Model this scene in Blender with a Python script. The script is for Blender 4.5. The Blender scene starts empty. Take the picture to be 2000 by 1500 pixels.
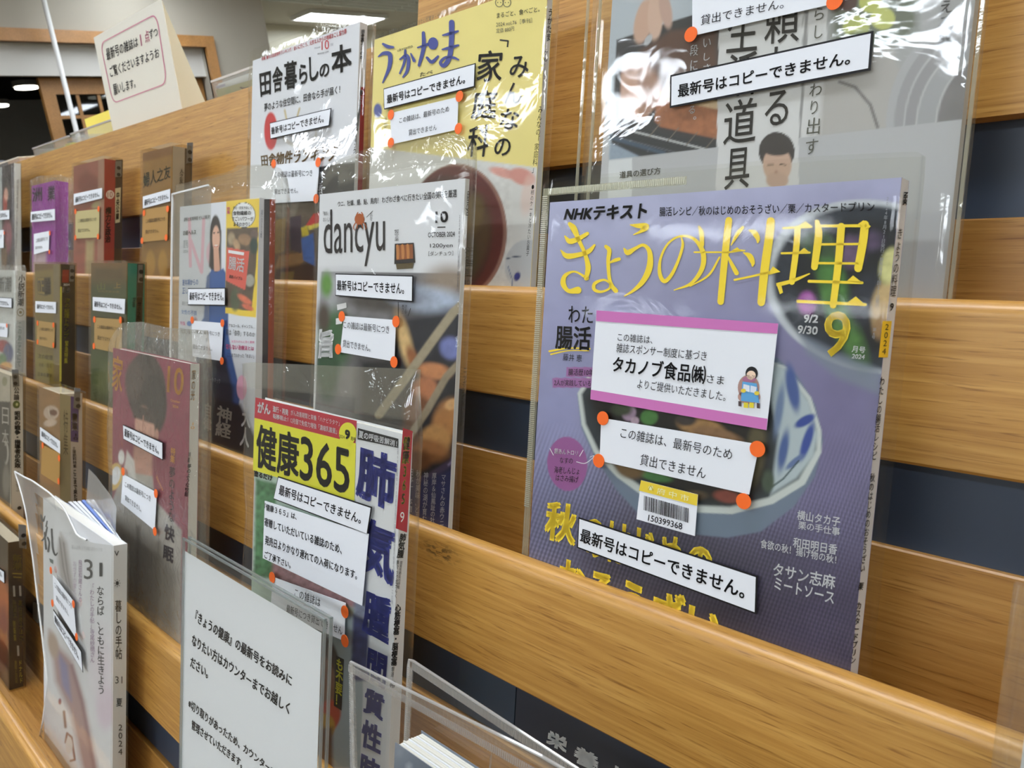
import bpy, math, random
import numpy as np
from mathutils import Matrix, Vector
random.seed(7)
rng = np.random.default_rng(5)
S = bpy.context.scene
COL = S.collection
# ------------------------------------------------------------------ camera
# world: X runs along the rack to the right, Y into the rack, Z up; the camera lens is the origin
F = 1500.0
CX, CY = 1000.0, 750.0
RW = np.array([[0.71987682, 0.10832432, -0.68559697],
               [0.68544936, -0.26642178, 0.67762719],
               [-0.10925446, -0.95775011, -0.2660417]])   # rows: world axes seen from the camera (x right, y down, z forward)
U_, S_, V_ = np.linalg.svd(RW)
RW = U_ @ V_
cam_d = bpy.data.cameras.new('camera')
cam = bpy.data.objects.new('camera', cam_d)
COL.objects.link(cam)
m3 = RW @ np.diag([1.0, -1.0, -1.0])
cam.matrix_world = Matrix([[*m3[0], 0], [*m3[1], 0], [*m3[2], 0], [0, 0, 0, 1]])
cam_d.sensor_width = 36
cam_d.lens = 27
cam_d.clip_start = 0.02
cam_d.dof.use_dof = True
cam_d.dof.focus_distance = 0.50
cam_d.dof.aperture_fstop = 20
S.camera = cam
# ------------------------------------------------------------------ world, view
wd = bpy.data.worlds.new('world'); S.world = wd; wd.use_nodes = True
wd.node_tree.nodes['Background'].inputs[0].default_value = (0.94, 0.97, 1.0, 1)
wd.node_tree.nodes['Background'].inputs[1].default_value = 0.35
S.view_settings.view_transform = 'Standard'
S.view_settings.look = 'None'
S.view_settings.gamma = 1
S.view_settings.use_curve_mapping = False
S.view_settings.exposure = 0.0
S.cycles.transparent_max_bounces = 40
S.cycles.max_bounces = 6
LAMP = 24.0          # strength of the ceiling diffusers
CEIL = 1.42
FLOOR = -1.25
# ------------------------------------------------------------------ materials
def lin(c):
    r = []
    for v in c[:3]:
        v = min(max(v / 255.0, 0), 1)
        r.append(v / 12.92 if v <= 0.04045 else ((v + 0.055) / 1.055) ** 2.4)
    return tuple(r)
_m = {}
def mat(name, rgb=(200, 200, 200), rough=0.5, spec=0.4, metal=0.0, emit=0.0, k=1.0):
    key = (name, rgb, rough, emit)
    if key in _m: return _m[key]
    m = bpy.data.materials.new(name); m.use_nodes = True
    b = m.node_tree.nodes['Principled BSDF']
    c = tuple(min(1, v * k) for v in lin(rgb))
    b.inputs['Base Color'].default_value = (*c, 1)
    b.inputs['Roughness'].default_value = rough
    b.inputs['Specular IOR Level'].default_value = spec
    b.inputs['Metallic'].default_value = metal
    if emit:
        b.inputs['Emission Color'].default_value = (*c, 1)
        b.inputs['Emission Strength'].default_value = emit
    _m[key] = m
    return m
def ink(rgb): return mat('ink', tuple(rgb), 0.55, 0.3)
def nn(m, t, **kw):
    n = m.node_tree.nodes.new(t)
    for k, v in kw.items(): setattr(n, k, v)
    return n
def wood_mat(name, dark, mid, light, gscale=1.0, pores=True, stain=None, rough=0.42):
    m = bpy.data.materials.new(name); m.use_nodes = True
    nt = m.node_tree; L = nt.links.new
    b = nt.nodes['Principled BSDF']
    tc = nn(m, 'ShaderNodeTexCoord')
    mp = nn(m, 'ShaderNodeMapping'); mp.inputs['Scale'].default_value = (10 * gscale, 300 * gscale, 300 * gscale)
    L(tc.outputs['Object'], mp.inputs[0])
    n1 = nn(m, 'ShaderNodeTexNoise'); n1.inputs['Scale'].default_value = 1.0; n1.inputs['Detail'].default_value = 6; n1.inputs['Distortion'].default_value = 0.6
    L(mp.outputs[0], n1.inputs['Vector'])
    r1 = nn(m, 'ShaderNodeValToRGB')
    e = r1.color_ramp.elements
    e[0].position = 0.25; e[0].color = (*lin(dark), 1); e[1].position = 0.75; e[1].color = (*lin(light), 1)
    x = e.new(0.5); x.color = (*lin(mid), 1)
    L(n1.outputs['Fac'], r1.inputs[0])
    out = r1.outputs[0]
    # large slow tone changes
    mp3 = nn(m, 'ShaderNodeMapping'); mp3.inputs['Scale'].default_value = (1.0, 14, 14)
    L(tc.outputs['Object'], mp3.inputs[0])
    n3 = nn(m, 'ShaderNodeTexNoise'); n3.inputs['Scale'].default_value = 1.0; n3.inputs['Detail'].default_value = 2
    L(mp3.outputs[0], n3.inputs['Vector'])
    mr = nn(m, 'ShaderNodeMapRange'); mr.inputs['From Min'].default_value = .3; mr.inputs['From Max'].default_value = .7; mr.inputs['To Min'].default_value = .88; mr.inputs['To Max'].default_value = 1.1
    L(n3.outputs['Fac'], mr.inputs[0])
    mx = nn(m, 'ShaderNodeVectorMath', operation='SCALE')
    L(out, mx.inputs[0]); L(mr.outputs[0], mx.inputs['Scale'])
    out = mx.outputs[0]
    if pores:
        mp2 = nn(m, 'ShaderNodeMapping'); mp2.inputs['Scale'].default_value = (36, 950, 950); mp2.inputs['Rotation'].default_value = (0, 0, 0)
        L(tc.outputs['Object'], mp2.inputs[0])
        n2 = nn(m, 'ShaderNodeTexNoise'); n2.inputs['Scale'].default_value = 1.0; n2.inputs['Detail'].default_value = 3; n2.inputs['Distortion'].default_value = 0.4
        L(mp2.outputs[0], n2.inputs['Vector'])
        r2 = nn(m, 'ShaderNodeValToRGB'); r2.color_ramp.elements[0].position = .30; r2.color_ramp.elements[0].color = (.62, .54, .44, 1); r2.color_ramp.elements[1].position = .42; r2.color_ramp.elements[1].color = (1, 1, 1, 1)
        L(n2.outputs['Fac'], r2.inputs[0])
        mm = nn(m, 'ShaderNodeVectorMath', operation='MULTIPLY')
        L(out, mm.inputs[0]); L(r2.outputs[0], mm.inputs[1]); out = mm.outputs[0]
        bp_ = nn(m, 'ShaderNodeBump'); bp_.inputs['Strength'].default_value = .12; bp_.inputs['Distance'].default_value = .0004
        L(n2.outputs['Fac'], bp_.inputs['Height']); L(bp_.outputs[0], b.inputs['Normal'])
    if stain:
        for (c, rad, amt) in stain:      # scuff marks with a place of their own on the board
            sb = nn(m, 'ShaderNodeVectorMath', operation='SUBTRACT'); L(tc.outputs['Object'], sb.inputs[0]); sb.inputs[1].default_value = c
            sc = nn(m, 'ShaderNodeVectorMath', operation='DIVIDE'); L(sb.outputs[0], sc.inputs[0]); sc.inputs[1].default_value = rad
            ln = nn(m, 'ShaderNodeVectorMath', operation='LENGTH'); L(sc.outputs[0], ln.inputs[0])
            g = nn(m, 'ShaderNodeMapRange'); g.inputs['From Min'].default_value = .35; g.inputs['From Max'].default_value = 1; g.inputs['To Min'].default_value = 1; g.inputs['To Max'].default_value = 0
            L(ln.outputs['Value'], g.inputs[0])
            mq = nn(m, 'ShaderNodeMapping'); mq.inputs['Scale'].default_value = (160, 420, 420); L(tc.outputs['Object'], mq.inputs[0])
            nq = nn(m, 'ShaderNodeTexNoise'); nq.inputs['Scale'].default_value = 1; nq.inputs['Detail'].default_value = 5; L(mq.outputs[0], nq.inputs['Vector'])
            tq = nn(m, 'ShaderNodeMapRange'); tq.inputs['From Min'].default_value = .48; tq.inputs['From Max'].default_value = .58; L(nq.outputs['Fac'], tq.inputs[0])
            ml = nn(m, 'ShaderNodeMath', operation='MULTIPLY'); L(g.outputs[0], ml.inputs[0]); L(tq.outputs[0], ml.inputs[1])
            ma = nn(m, 'ShaderNodeMath', operation='MULTIPLY'); L(ml.outputs[0], ma.inputs[0]); ma.inputs[1].default_value = amt
            mc = nn(m, 'ShaderNodeMix', data_type='RGBA'); L(ma.outputs[0], mc.inputs[0]); L(out, mc.inputs[6]); mc.inputs[7].default_value = (*lin((70, 48, 25)), 1)
            out = mc.outputs[2]
    L(out, b.inputs['Base Color'])
    b.inputs['Roughness'].default_value = rough
    b.inputs['Specular IOR Level'].default_value = .5
    b.inputs['Coat Weight'].default_value = .25
    b.inputs['Coat Roughness'].default_value = .25
    return m
def film_mat(name, haze=.05, tint=(252, 252, 249), bump=.5, bscale=45, rough=.06, refl=1.0, stripes=None, hazecol=(225, 225, 215)):
    """clear vinyl film: passes light, mirrors lamps with wrinkles, and a little milky"""
    m = bpy.data.materials.new(name); m.use_nodes = True
    nt = m.node_tree; nt.nodes.clear(); L = nt.links.new
    o = nn(m, 'ShaderNodeOutputMaterial')
    tr = nn(m, 'ShaderNodeBsdfTransparent'); tr.inputs[0].default_value = (*lin(tint), 1)
    gl = nn(m, 'ShaderNodeBsdfGlossy'); gl.inputs['Roughness'].default_value = rough; gl.inputs['Color'].default_value = (1, 1, 1, 1)
    df = nn(m, 'ShaderNodeBsdfDiffuse'); df.inputs[0].default_value = (*lin(hazecol), 1)
    tl = nn(m, 'ShaderNodeBsdfTranslucent'); tl.inputs[0].default_value = (*lin(hazecol), 1)
    dm = nn(m, 'ShaderNodeMixShader'); dm.inputs[0].default_value = .5; L(df.outputs[0], dm.inputs[1]); L(tl.outputs[0], dm.inputs[2])
    tc = nn(m, 'ShaderNodeTexCoord')
    ge = nn(m, 'ShaderNodeNewGeometry'); dt = nn(m, 'ShaderNodeVectorMath', operation='DOT_PRODUCT'); L(ge.outputs['Incoming'], dt.inputs[1]); L(ge.outputs['Normal'], dt.inputs[0])
    ab = nn(m, 'ShaderNodeMath', operation='ABSOLUTE'); L(dt.outputs['Value'], ab.inputs[0])
    om = nn(m, 'ShaderNodeMath', operation='SUBTRACT'); om.inputs[0].default_value = 1; L(ab.outputs[0], om.inputs[1]); om.use_clamp = True
    pw = nn(m, 'ShaderNodeMath', operation='POWER'); L(om.outputs[0], pw.inputs[0]); pw.inputs[1].default_value = 4
    fr = nn(m, 'ShaderNodeMath', operation='MULTIPLY_ADD'); L(pw.outputs[0], fr.inputs[0]); fr.inputs[1].default_value = .42; fr.inputs[2].default_value = .045
    if bump:
        n = nn(m, 'ShaderNodeTexNoise'); n.inputs['Scale'].default_value = bscale; n.inputs['Detail'].default_value = 3; n.inputs['Distortion'].default_value = 1.2
        L(tc.outputs['Object'], n.inputs['Vector'])
        src = n.outputs['Fac']
        if stripes:
            w = nn(m, 'ShaderNodeTexWave'); w.wave_type = 'BANDS'; w.bands_direction = stripes[0]; w.inputs['Scale'].default_value = stripes[1]
            L(tc.outputs['Object'], w.inputs['Vector']); src = w.outputs['Fac']
        b = nn(m, 'ShaderNodeBump'); b.inputs['Strength'].default_value = bump; b.inputs['Distance'].default_value = .004 if not stripes else .0006
        L(src, b.inputs['Height']); L(b.outputs[0], gl.inputs['Normal']); L(b.outputs[0], dt.inputs[0])
    mu = nn(m, 'ShaderNodeMath', operation='MULTIPLY'); L(fr.outputs[0], mu.inputs[0]); mu.inputs[1].default_value = refl
    mu.use_clamp = True
    m1 = nn(m, 'ShaderNodeMixShader'); m1.inputs[0].default_value = haze; L(tr.outputs[0], m1.inputs[1]); L(dm.outputs[0], m1.inputs[2])
    m2 = nn(m, 'ShaderNodeMixShader'); L(mu.outputs[0], m2.inputs[0]); L(m1.outputs[0], m2.inputs[1]); L(gl.outputs[0], m2.inputs[2])
    L(m2.outputs[0], o.inputs[0])
    return m
def paint_mat():
    m = bpy.data.materials.new('printed_picture'); m.use_nodes = True
    b = m.node_tree.nodes['Principled BSDF']
    a = nn(m, 'ShaderNodeAttribute'); a.attribute_name = 'Col'
    m.node_tree.links.new(a.outputs['Color'], b.inputs['Base Color'])
    b.inputs['Roughness'].default_value = .45; b.inputs['Specular IOR Level'].default_value = .35
    return m
PAINT = paint_mat()
WHITE = mat('white_paper', (233, 236, 241), .6, .2)
PAPER = mat('page_paper', (226, 224, 216), .8, .1)
BLACK = ink((22, 20, 22))
ORANGE = mat('orange_sticker', (252, 112, 40), .5, .3)
# ------------------------------------------------------------------ planes and rays
def ray(x, y):
    return RW @ np.array([(x - CX) / F, (y - CY) / F, 1.0])
def proj(P):
    q = np.atleast_2d(P) @ RW
    return np.stack([CX + F * q[:, 0] / q[:, 2], CY + F * q[:, 1] / q[:, 2]], 1)
TH = math.radians(13.7)
XA = np.array([1.0, 0, 0]); UA = np.array([0, math.sin(TH), math.cos(TH)]); NA = np.array([0, math.cos(TH), -math.sin(TH)])
def rowP(k): return np.array([0, .3251 - (k - 2) * .1054, -.2473 - (k - 2) * .1599])   # upper back edge of front rail k
class Pl:
    """a flat face in the scene: origin, right, up; h is height above it towards the viewer"""
    def __init__(s, o, e1, e2):
        s.o = np.array(o, float); s.e1 = np.array(e1, float) / np.linalg.norm(e1); s.e2 = np.array(e2, float) / np.linalg.norm(e2)
        s.n = np.cross(s.e1, s.e2)
    def bp(s, x, y, h=0.0):
        d = ray(x, y); o = s.o + s.n * h
        p = d * ((o @ s.n) / (d @ s.n)) - o
        return np.array([p @ s.e1, p @ s.e2])
    def at(s, ab, h=0.0):
        ab = np.atleast_2d(ab)
        hh = np.reshape(h, (-1, 1)) if np.ndim(h) else h
        return s.o + ab[:, :1] * s.e1 + ab[:, 1:2] * s.e2 + hh * s.n
    def q(s, pts, h=0.0): return np.array([s.bp(x, y, h) for x, y in pts])
def onz(x, y, z): d = ray(x, y); return d * (z / d[2])
def onx(x, y, X): d = ray(x, y); return d * (X / d[0])
def rp(k, u, n, x=0.0):           # point in row k's slanted frame
    return rowP(k) + XA * x + UA * u + NA * n
# ------------------------------------------------------------------ mesh builder
class MB:
    def __init__(s): s.v = []; s.f = []; s.mi = []; s.mats = []; s.nv = 0; s.sm = False
    def add(s, verts, faces, m):
        verts = np.asarray(verts, float)
        if m not in s.mats: s.mats.append(m)
        i = s.mats.index(m)
        for f in faces: s.f.append([a + s.nv for a in f]); s.mi.append(i)
        s.v.append(verts); s.nv += len(verts)
    def box(s, o, ax, m):          # o corner, ax three edge vectors
        o = np.array(o, float); a, b, c = [np.array(t, float) for t in ax]
        if np.dot(np.cross(a, b), c) < 0: a, b = b, a
        P = [o, o + a, o + a + b, o + b, o + c, o + a + c, o + a + b + c, o + b + c]
        s.add(P, [(0, 3, 2, 1), (4, 5, 6, 7), (0, 1, 5, 4), (1, 2, 6, 5), (2, 3, 7, 6), (3, 0, 4, 7)], m)
    def abox(s, x0, x1, y0, y1, z0, z1, m): s.box((x0, y0, z0), ((x1 - x0, 0, 0), (0, y1 - y0, 0), (0, 0, z1 - z0)), m)
    # ---- flat print, given by picture points laid on the plane pl
    def quad(s, pl, pts, m, h=.0003): s.add(pl.at(pl.q(pts, h), h), [tuple(range(len(pts)))[::-1]], m)
    poly = quad
    def ell(s, pl, cx, cy, rx, ry, m, h=.0003, ang=0, n=28, a0=0, a1=360):
        a = np.radians(np.linspace(a0, a1, n, endpoint=(a1 - a0) < 360)); ca, sa = math.cos(math.radians(ang)), math.sin(math.radians(ang))
        x = rx * np.cos(a); y = ry * np.sin(a)
        s.quad(pl, list(zip(cx + x * ca - y * sa, cy + x * sa + y * ca))[::-1], m, h)
    def ring(s, pl, cx, cy, rx, ry, w, m, h=.0003, n=32, a0=0, a1=360):
        a = np.radians(np.linspace(a0, a1, n + 1)); 
        P = np.concatenate([np.stack([cx + rx * np.cos(a), cy + ry * np.sin(a)], 1), np.stack([cx + (rx - w) * np.cos(a), cy + (ry - w) * np.sin(a)], 1)])
        s.add(pl.at(pl.q(P, h), h), [(i, i + 1, n + 2 + i, n + 1 + i) for i in range(n)], m)
    def stroke(s, pl, pts, m, h=.0003, caps=True):
        """brush stroke through (x, y, width) points"""
        p = np.array(pts, float); n = len(p)
        if n > 2:
            out = []
            e = np.vstack([2 * p[0] - p[1], p, 2 * p[-1] - p[-2]])
            for i in range(n - 1):
                a, b, c, d = e[i:i + 4]
                for t in np.linspace(0, 1, 7)[:-1]:
                    out.append(.5 * ((2 * b) + (-a + c) * t + (2 * a - 5 * b + 4 * c - d) * t * t + (-a + 3 * b - 3 * c + d) * t ** 3))
            out.append(p[-1]); p = np.array(out)
        d = np.gradient(p[:, :2], axis=0); d /= np.linalg.norm(d, axis=1)[:, None] + 1e-9
        nr = np.stack([-d[:, 1], d[:, 0]], 1); wd_ = np.maximum(p[:, 2:3], .2) / 2
        A = p[:, :2] + nr * wd_; B = p[:, :2] - nr * wd_; k = len(p)
        s.add(pl.at(pl.q(np.vstack([A, B]), h), h), [(i, i + 1, k + i + 1, k + i) for i in range(k - 1)], m)
        if caps:
            for q in (p[0], p[-1]): s.ell(pl, q[0], q[1], q[2] / 2, q[2] / 2, m, h + .00002, n=10)
    def text(s, pl, q, t, m, h=.0005, bold=0.0, sp=1.0):
        V, Fc = glyphs(t, bold, sp)
        c = pl.q(q, h)
        a = V[:, :1]; b = V[:, 1:2]
        uv = (1 - b) * ((1 - a) * c[3] + a * c[2]) + b * ((1 - a) * c[0] + a * c[1])
        s.add(pl.at(uv, h), Fc, m)
    def vtext(s, pl, q, t, m, h=.0005, bold=0.0): s.text(pl, q, '\n'.join(t), m, h, bold, .95)
    def disc(s, pl, x, y, r, m, h, t=.0002, n=24):
        c = pl.bp(x, y, h); a = np.linspace(0, 2 * np.pi, n, endpoint=False)
        r_ = np.stack([c[0] + r * np.cos(a), c[1] + r * np.sin(a)], 1)
        s.add(np.vstack([pl.at(r_, h), pl.at(r_, h - t)]), [tuple(range(n))] + [(i, n + i, n + (i + 1) % n, (i + 1) % n) for i in range(n)], m)
    def card(s, pl, pts, m, h, t=.0003):
        P = pl.q(pts, h); n = len(P)
        s.add(np.vstack([pl.at(P, h), pl.at(P, h - t)]), [tuple(range(n))[::-1], tuple(range(n, 2 * n))] + [(i, (i + 1) % n, n + (i + 1) % n, n + i) for i in range(n)], m)
    def build(s, name, parent=None, kind=None, label=None, smooth=False, loc=None):
        if not s.v: return None
        V = np.vstack(s.v)
        par = parent
        base = np.zeros(3)
        if par is not None: base = np.array(par['_base'])
        elif loc is not None: base = np.array(loc, float)
        me = bpy.data.meshes.new(name); me.from_pydata((V - base).tolist(), [], s.f)
        for m in s.mats: me.materials.append(m)
        me.polygons.foreach_set('material_index', s.mi)
        if smooth: me.polygons.foreach_set('use_smooth', [True] * len(me.polygons))
        me.update()
        o = bpy.data.objects.new(name, me); COL.objects.link(o)
        o['_base'] = base.tolist()
        if par is not None: o.parent = par; 
        else: o.location = base
        if kind: o['kind'] = kind
        if label: o['label'] = label
        return o
_g = {}
def glyphs(t, bold, sp):
    k = (t, bold, sp)
    if k in _g: return _g[k]
    c = bpy.data.curves.new('t', 'FONT'); c.body = t; c.resolution_u = 3 if len(t) < 9 else 2; c.space_line = sp; c.align_x = 'CENTER' if '\n' in t else 'LEFT'
    o = bpy.data.objects.new('t', c); COL.objects.link(o)
    bpy.context.view_layer.update()
    e = o.evaluated_get(bpy.context.evaluated_depsgraph_get()); me = e.to_mesh()
    V = np.empty(len(me.vertices) * 3); me.vertices.foreach_get('co', V); V = V.reshape(-1, 3)[:, :2]
    Fc = [tuple(p.vertices) for p in me.polygons]
    e.to_mesh_clear(); bpy.data.objects.remove(o); bpy.data.curves.remove(c)
    if bold:                        # heavier strokes: the glyph overprinted with tiny shifts
        d = bold * .75; n0 = len(V); V0 = V; F0 = Fc; V = []; Fc = []
        for i, (dx, dy) in enumerate(((-d, -d), (d, -d), (-d, d), (d, d), (0, 0)) if bold > .02 else ((-d, 0), (d, 0), (0, d), (0, -d))):
            V.append(V0 + (dx, dy)); Fc += [tuple(a + i * n0 for a in f) for f in F0]
        V = np.vstack(V)
    lo = V.min(0); V = (V - lo) / np.maximum(V.max(0) - lo, 1e-6)
    _g[k] = (V, Fc); return _g[k]
def thing(name, label, cat, loc, group=None):
    o = bpy.data.objects.new(name, None); COL.objects.link(o); o.location = [float(v) for v in loc]; o.empty_display_size = .02
    o['_base'] = [float(v) for v in loc]; o['label'] = label; o['category'] = cat
    if group: o['group'] = group
    return o
def ribs(name, parent, A, B, side, up, pitch=.0011, m=None):
    """row of fine welded ridges between A and B"""
    A = np.array(A, float); B = np.array(B, float); n = max(2, int(np.linalg.norm(B - A) / pitch)); d = (B - A) / n
    b = MB()
    for i in range(n): b.box(A + d * (i + .2), (d * .5, side, up), m)
    return b.build(name, parent, 'stuff')
def tag(o, label, cat, group=None):
    o['label'] = label; o['category'] = cat
    if group: o['group'] = group
    return o
# ------------------------------------------------------------------ painter: soft printed photographs as vertex colours
def seg_dist(P, poly):
    poly = np.array(poly, float); n = len(poly); d = np.full(len(P), 1e9); ins = np.zeros(len(P), bool)
    for i in range(n):
        a = poly[i]; b = poly[(i + 1) % n]; ab = b - a; t = np.clip(((P - a) @ ab) / (ab @ ab + 1e-9), 0, 1)
        d = np.minimum(d, np.linalg.norm(P - a - t[:, None] * ab, axis=1))
        c = (a[1] > P[:, 1]) != (b[1] > P[:, 1])
        xi = (b[0] - a[0]) * (P[:, 1] - a[1]) / (b[1] - a[1] + 1e-12) + a[0]
        ins ^= c & (P[:, 0] < xi)
    return np.where(ins, -d, d)
def vnoise(P, sc, seed):
    r = np.random.default_rng(seed); T = r.random((64, 64))
    q = P / sc; i = np.floor(q).astype(int); f = q - i; f = f * f * (3 - 2 * f)
    g = lambda a, b: T[a % 64, b % 64]
    return (g(i[:, 0], i[:, 1]) * (1 - f[:, 0]) + g(i[:, 0] + 1, i[:, 1]) * f[:, 0]) * (1 - f[:, 1]) + (g(i[:, 0], i[:, 1] + 1) * (1 - f[:, 0]) + g(i[:, 0] + 1, i[:, 1] + 1) * f[:, 0]) * f[:, 1]
def picture(pl, ab4, step, ops, name, parent, h=.0001):
    """ab4 = (a0, b0, a1, b1) on the plane; ops paint blobs, polygons, gradients and grain on a fine grid"""
    a0, b0, a1, b1 = ab4
    na = max(2, int((a1 - a0) / step)); nb = max(2, int((b1 - b0) / step))
    A, B = np.meshgrid(np.linspace(a0, a1, na + 1), np.linspace(b0, b1, nb + 1))
    ab = np.stack([A.ravel(), B.ravel()], 1); W = pl.at(ab, h); P = proj(W)
    C = np.tile(np.array(lin((128, 128, 128))), (len(P), 1))
    for op in ops:
        k = op[0]
        if k == 'bg': C[:] = lin(op[1])
        elif k == 'g':             # gradient between two points
            (x0, y0), (x1, y1), c0, c1 = op[1:5]; d = np.array([x1 - x0, y1 - y0], float)
            t = np.clip(((P - (x0, y0)) @ d) / (d @ d), 0, 1)[:, None]; C = (1 - t) * np.array(lin(c0)) + t * np.array(lin(c1))
        elif k == 'e':             # cx cy rx ry ang soft col alpha
            cx, cy, rx, ry, an, so, col = op[1:8]; al = op[8] if len(op) > 8 else 1
            c_, s_ = math.cos(math.radians(an)), math.sin(math.radians(an)); x = P[:, 0] - cx; y = P[:, 1] - cy
            r = np.sqrt(((x * c_ + y * s_) / rx) ** 2 + ((-x * s_ + y * c_) / ry) ** 2)
            w = np.clip((1 - r) * min(rx, ry) / max(so, .01) + .5, 0, 1)[:, None] * al; w = w * w * (3 - 2 * w) if al == 1 else w
            C = C * (1 - w) + np.array(lin(col)) * w
        elif k == 'p':             # poly soft col alpha
            so, col = op[2:4]; al = op[4] if len(op) > 4 else 1
            w = np.clip(-seg_dist(P, op[1]) / max(so, .01) + .5, 0, 1)[:, None] * al
            C = C * (1 - w) + np.array(lin(col)) * w
        elif k == 'l':             # soft line: pts width soft col alpha
            d = np.full(len(P), 1e9); L_ = np.array(op[1], float)
            for a, b in zip(L_[:-1], L_[1:]):
                v = b - a; t = np.clip(((P - a) @ v) / (v @ v + 1e-9), 0, 1); d = np.minimum(d, np.linalg.norm(P - a - t[:, None] * v, axis=1))
            al = op[5] if len(op) > 5 else 1
            w = np.clip((op[2] / 2 - d) / max(op[3], .01) + .5, 0, 1)[:, None] * al; C = C * (1 - w) + np.array(lin(op[4])) * w
        elif k == 'n':             # mottling: scale amount seed [poly]
            v = (vnoise(P, op[1], op[3]) + .5 * vnoise(P, op[1] / 2.3, op[3] + 1) - .75) * op[2]
            if len(op) > 4: v = v * np.clip(-seg_dist(P, op[4]) / 6 + .5, 0, 1)
            C = C * (1 + v[:, None])
        elif k == 'w':             # woven cloth lines
            an, pitch, amt = op[1:4]; t = P[:, 0] * math.cos(math.radians(an)) + P[:, 1] * math.sin(math.radians(an))
            v = np.sin(t * 2 * math.pi / pitch) * amt * np.clip((P[:, 1] - op[4]) / op[5], 0, 1) * (.6 + .8 * vnoise(P, 60, 3))
            C = C * (1 + v[:, None])
    C = np.clip(C, 0, 1)
    fs = [(j * (na + 1) + i, j * (na + 1) + i + 1, (j + 1) * (na + 1) + i + 1, (j + 1) * (na + 1) + i) for j in range(nb) for i in range(na)]
    me = bpy.data.meshes.new(name); me.from_pydata((W - np.array(parent['_base'])).tolist(), [], fs); me.materials.append(PAINT)
    ca = me.color_attributes.new('Col', 'FLOAT_COLOR', 'POINT'); ca.data.foreach_set('color', np.hstack([C, np.ones((len(C), 1))]).ravel().astype(np.float32))
    o = bpy.data.objects.new(name, me); COL.objects.link(o); o.parent = parent; o['_base'] = parent['_base']
    return o
# ================================================================== the room
W_END = mat('grey_wall', (176, 170, 156), .9, .1)
W_PALE = mat('pale_wall', (222, 218, 200), .9, .1)
W_SIDE = mat('room_wall', (205, 198, 182), .9, .1)
CEILM = mat('ceiling_paint', (190, 184, 168), .9, .1)
TRIM = wood_mat('trim_wood', (150, 105, 52), (172, 122, 64), (186, 136, 74), .6, False, rough=.5)
DARKR = mat('dark_room', (205, 208, 208), .8, .2)
def struct(name, mb): return mb.build(name, None, 'structure')
X0, X1, Y0, Y1 = -6.3, 2.6, -6.5, 6.0
b = MB(); b.abox(-9.2, X1, Y0, Y1, FLOOR - .05, FLOOR, mat('floor_carpet', (120, 112, 100), .95, .1)); struct('floor', b)
b = MB(); b.abox(X0, X1, Y0, Y1, CEIL, CEIL + .05, CEILM); struct('ceiling', b)
b = MB(); b.abox(X1, X1 + .1, Y0, Y1, FLOOR, CEIL, W_SIDE); struct('wall_right', b)
b = MB(); b.abox(X0, X1, Y0 - .1, Y0, FLOOR, CEIL, W_SIDE); struct('wall_front', b)
b = MB(); b.abox(X0, X1, Y1, Y1 + .1, FLOOR, CEIL, W_PALE); struct('wall_back', b)
b = MB(); b.abox(X0 - .1, X0, 3.0, Y1, FLOOR, CEIL, W_PALE); struct('wall_recess', b)
YO0, YO1, ZH = -.2, 2.545, .965
b = MB()
b.abox(-5.1, -5.0, Y0, YO0, FLOOR, CEIL, W_END); b.abox(-5.1, -5.0, YO1, 3.01, FLOOR, CEIL, W_END)
b.abox(-5.1, -5.0, YO0, YO1, ZH, CEIL, W_END); b.abox(-6.3, -5.1, 2.95, 3.01, FLOOR, CEIL, W_END)
struct('wall_left', b)
b = MB(); b.abox(-5.02, -4.97, YO0 - .06, YO1 + .06, ZH, ZH + .065, TRIM); struct('trim_1', b)
b = MB(); b.abox(-5.02, -4.97, YO1, YO1 + .06, FLOOR, ZH, TRIM); struct('trim_2', b)
b = MB(); b.abox(-5.02, -4.97, YO0 - .06, YO0, FLOOR, ZH, TRIM); struct('trim_3', b)
b = MB(); b.abox(-5.08, -5.05, YO0, YO1, .80, ZH, mat('transom', (205, 203, 196), .7, .2)); struct('wall_transom', b)
# the unlit room beyond the opening
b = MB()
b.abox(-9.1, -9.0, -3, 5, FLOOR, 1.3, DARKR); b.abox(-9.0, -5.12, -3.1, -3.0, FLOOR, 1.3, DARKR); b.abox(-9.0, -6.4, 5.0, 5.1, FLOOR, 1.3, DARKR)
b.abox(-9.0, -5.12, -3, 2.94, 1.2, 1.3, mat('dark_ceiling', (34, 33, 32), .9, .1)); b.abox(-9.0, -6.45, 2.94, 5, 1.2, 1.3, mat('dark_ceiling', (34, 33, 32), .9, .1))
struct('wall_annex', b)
GLASS = film_mat('dark_glass', haze=0, tint=(90, 92, 92), bump=0, rough=.02, refl=1)
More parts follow.
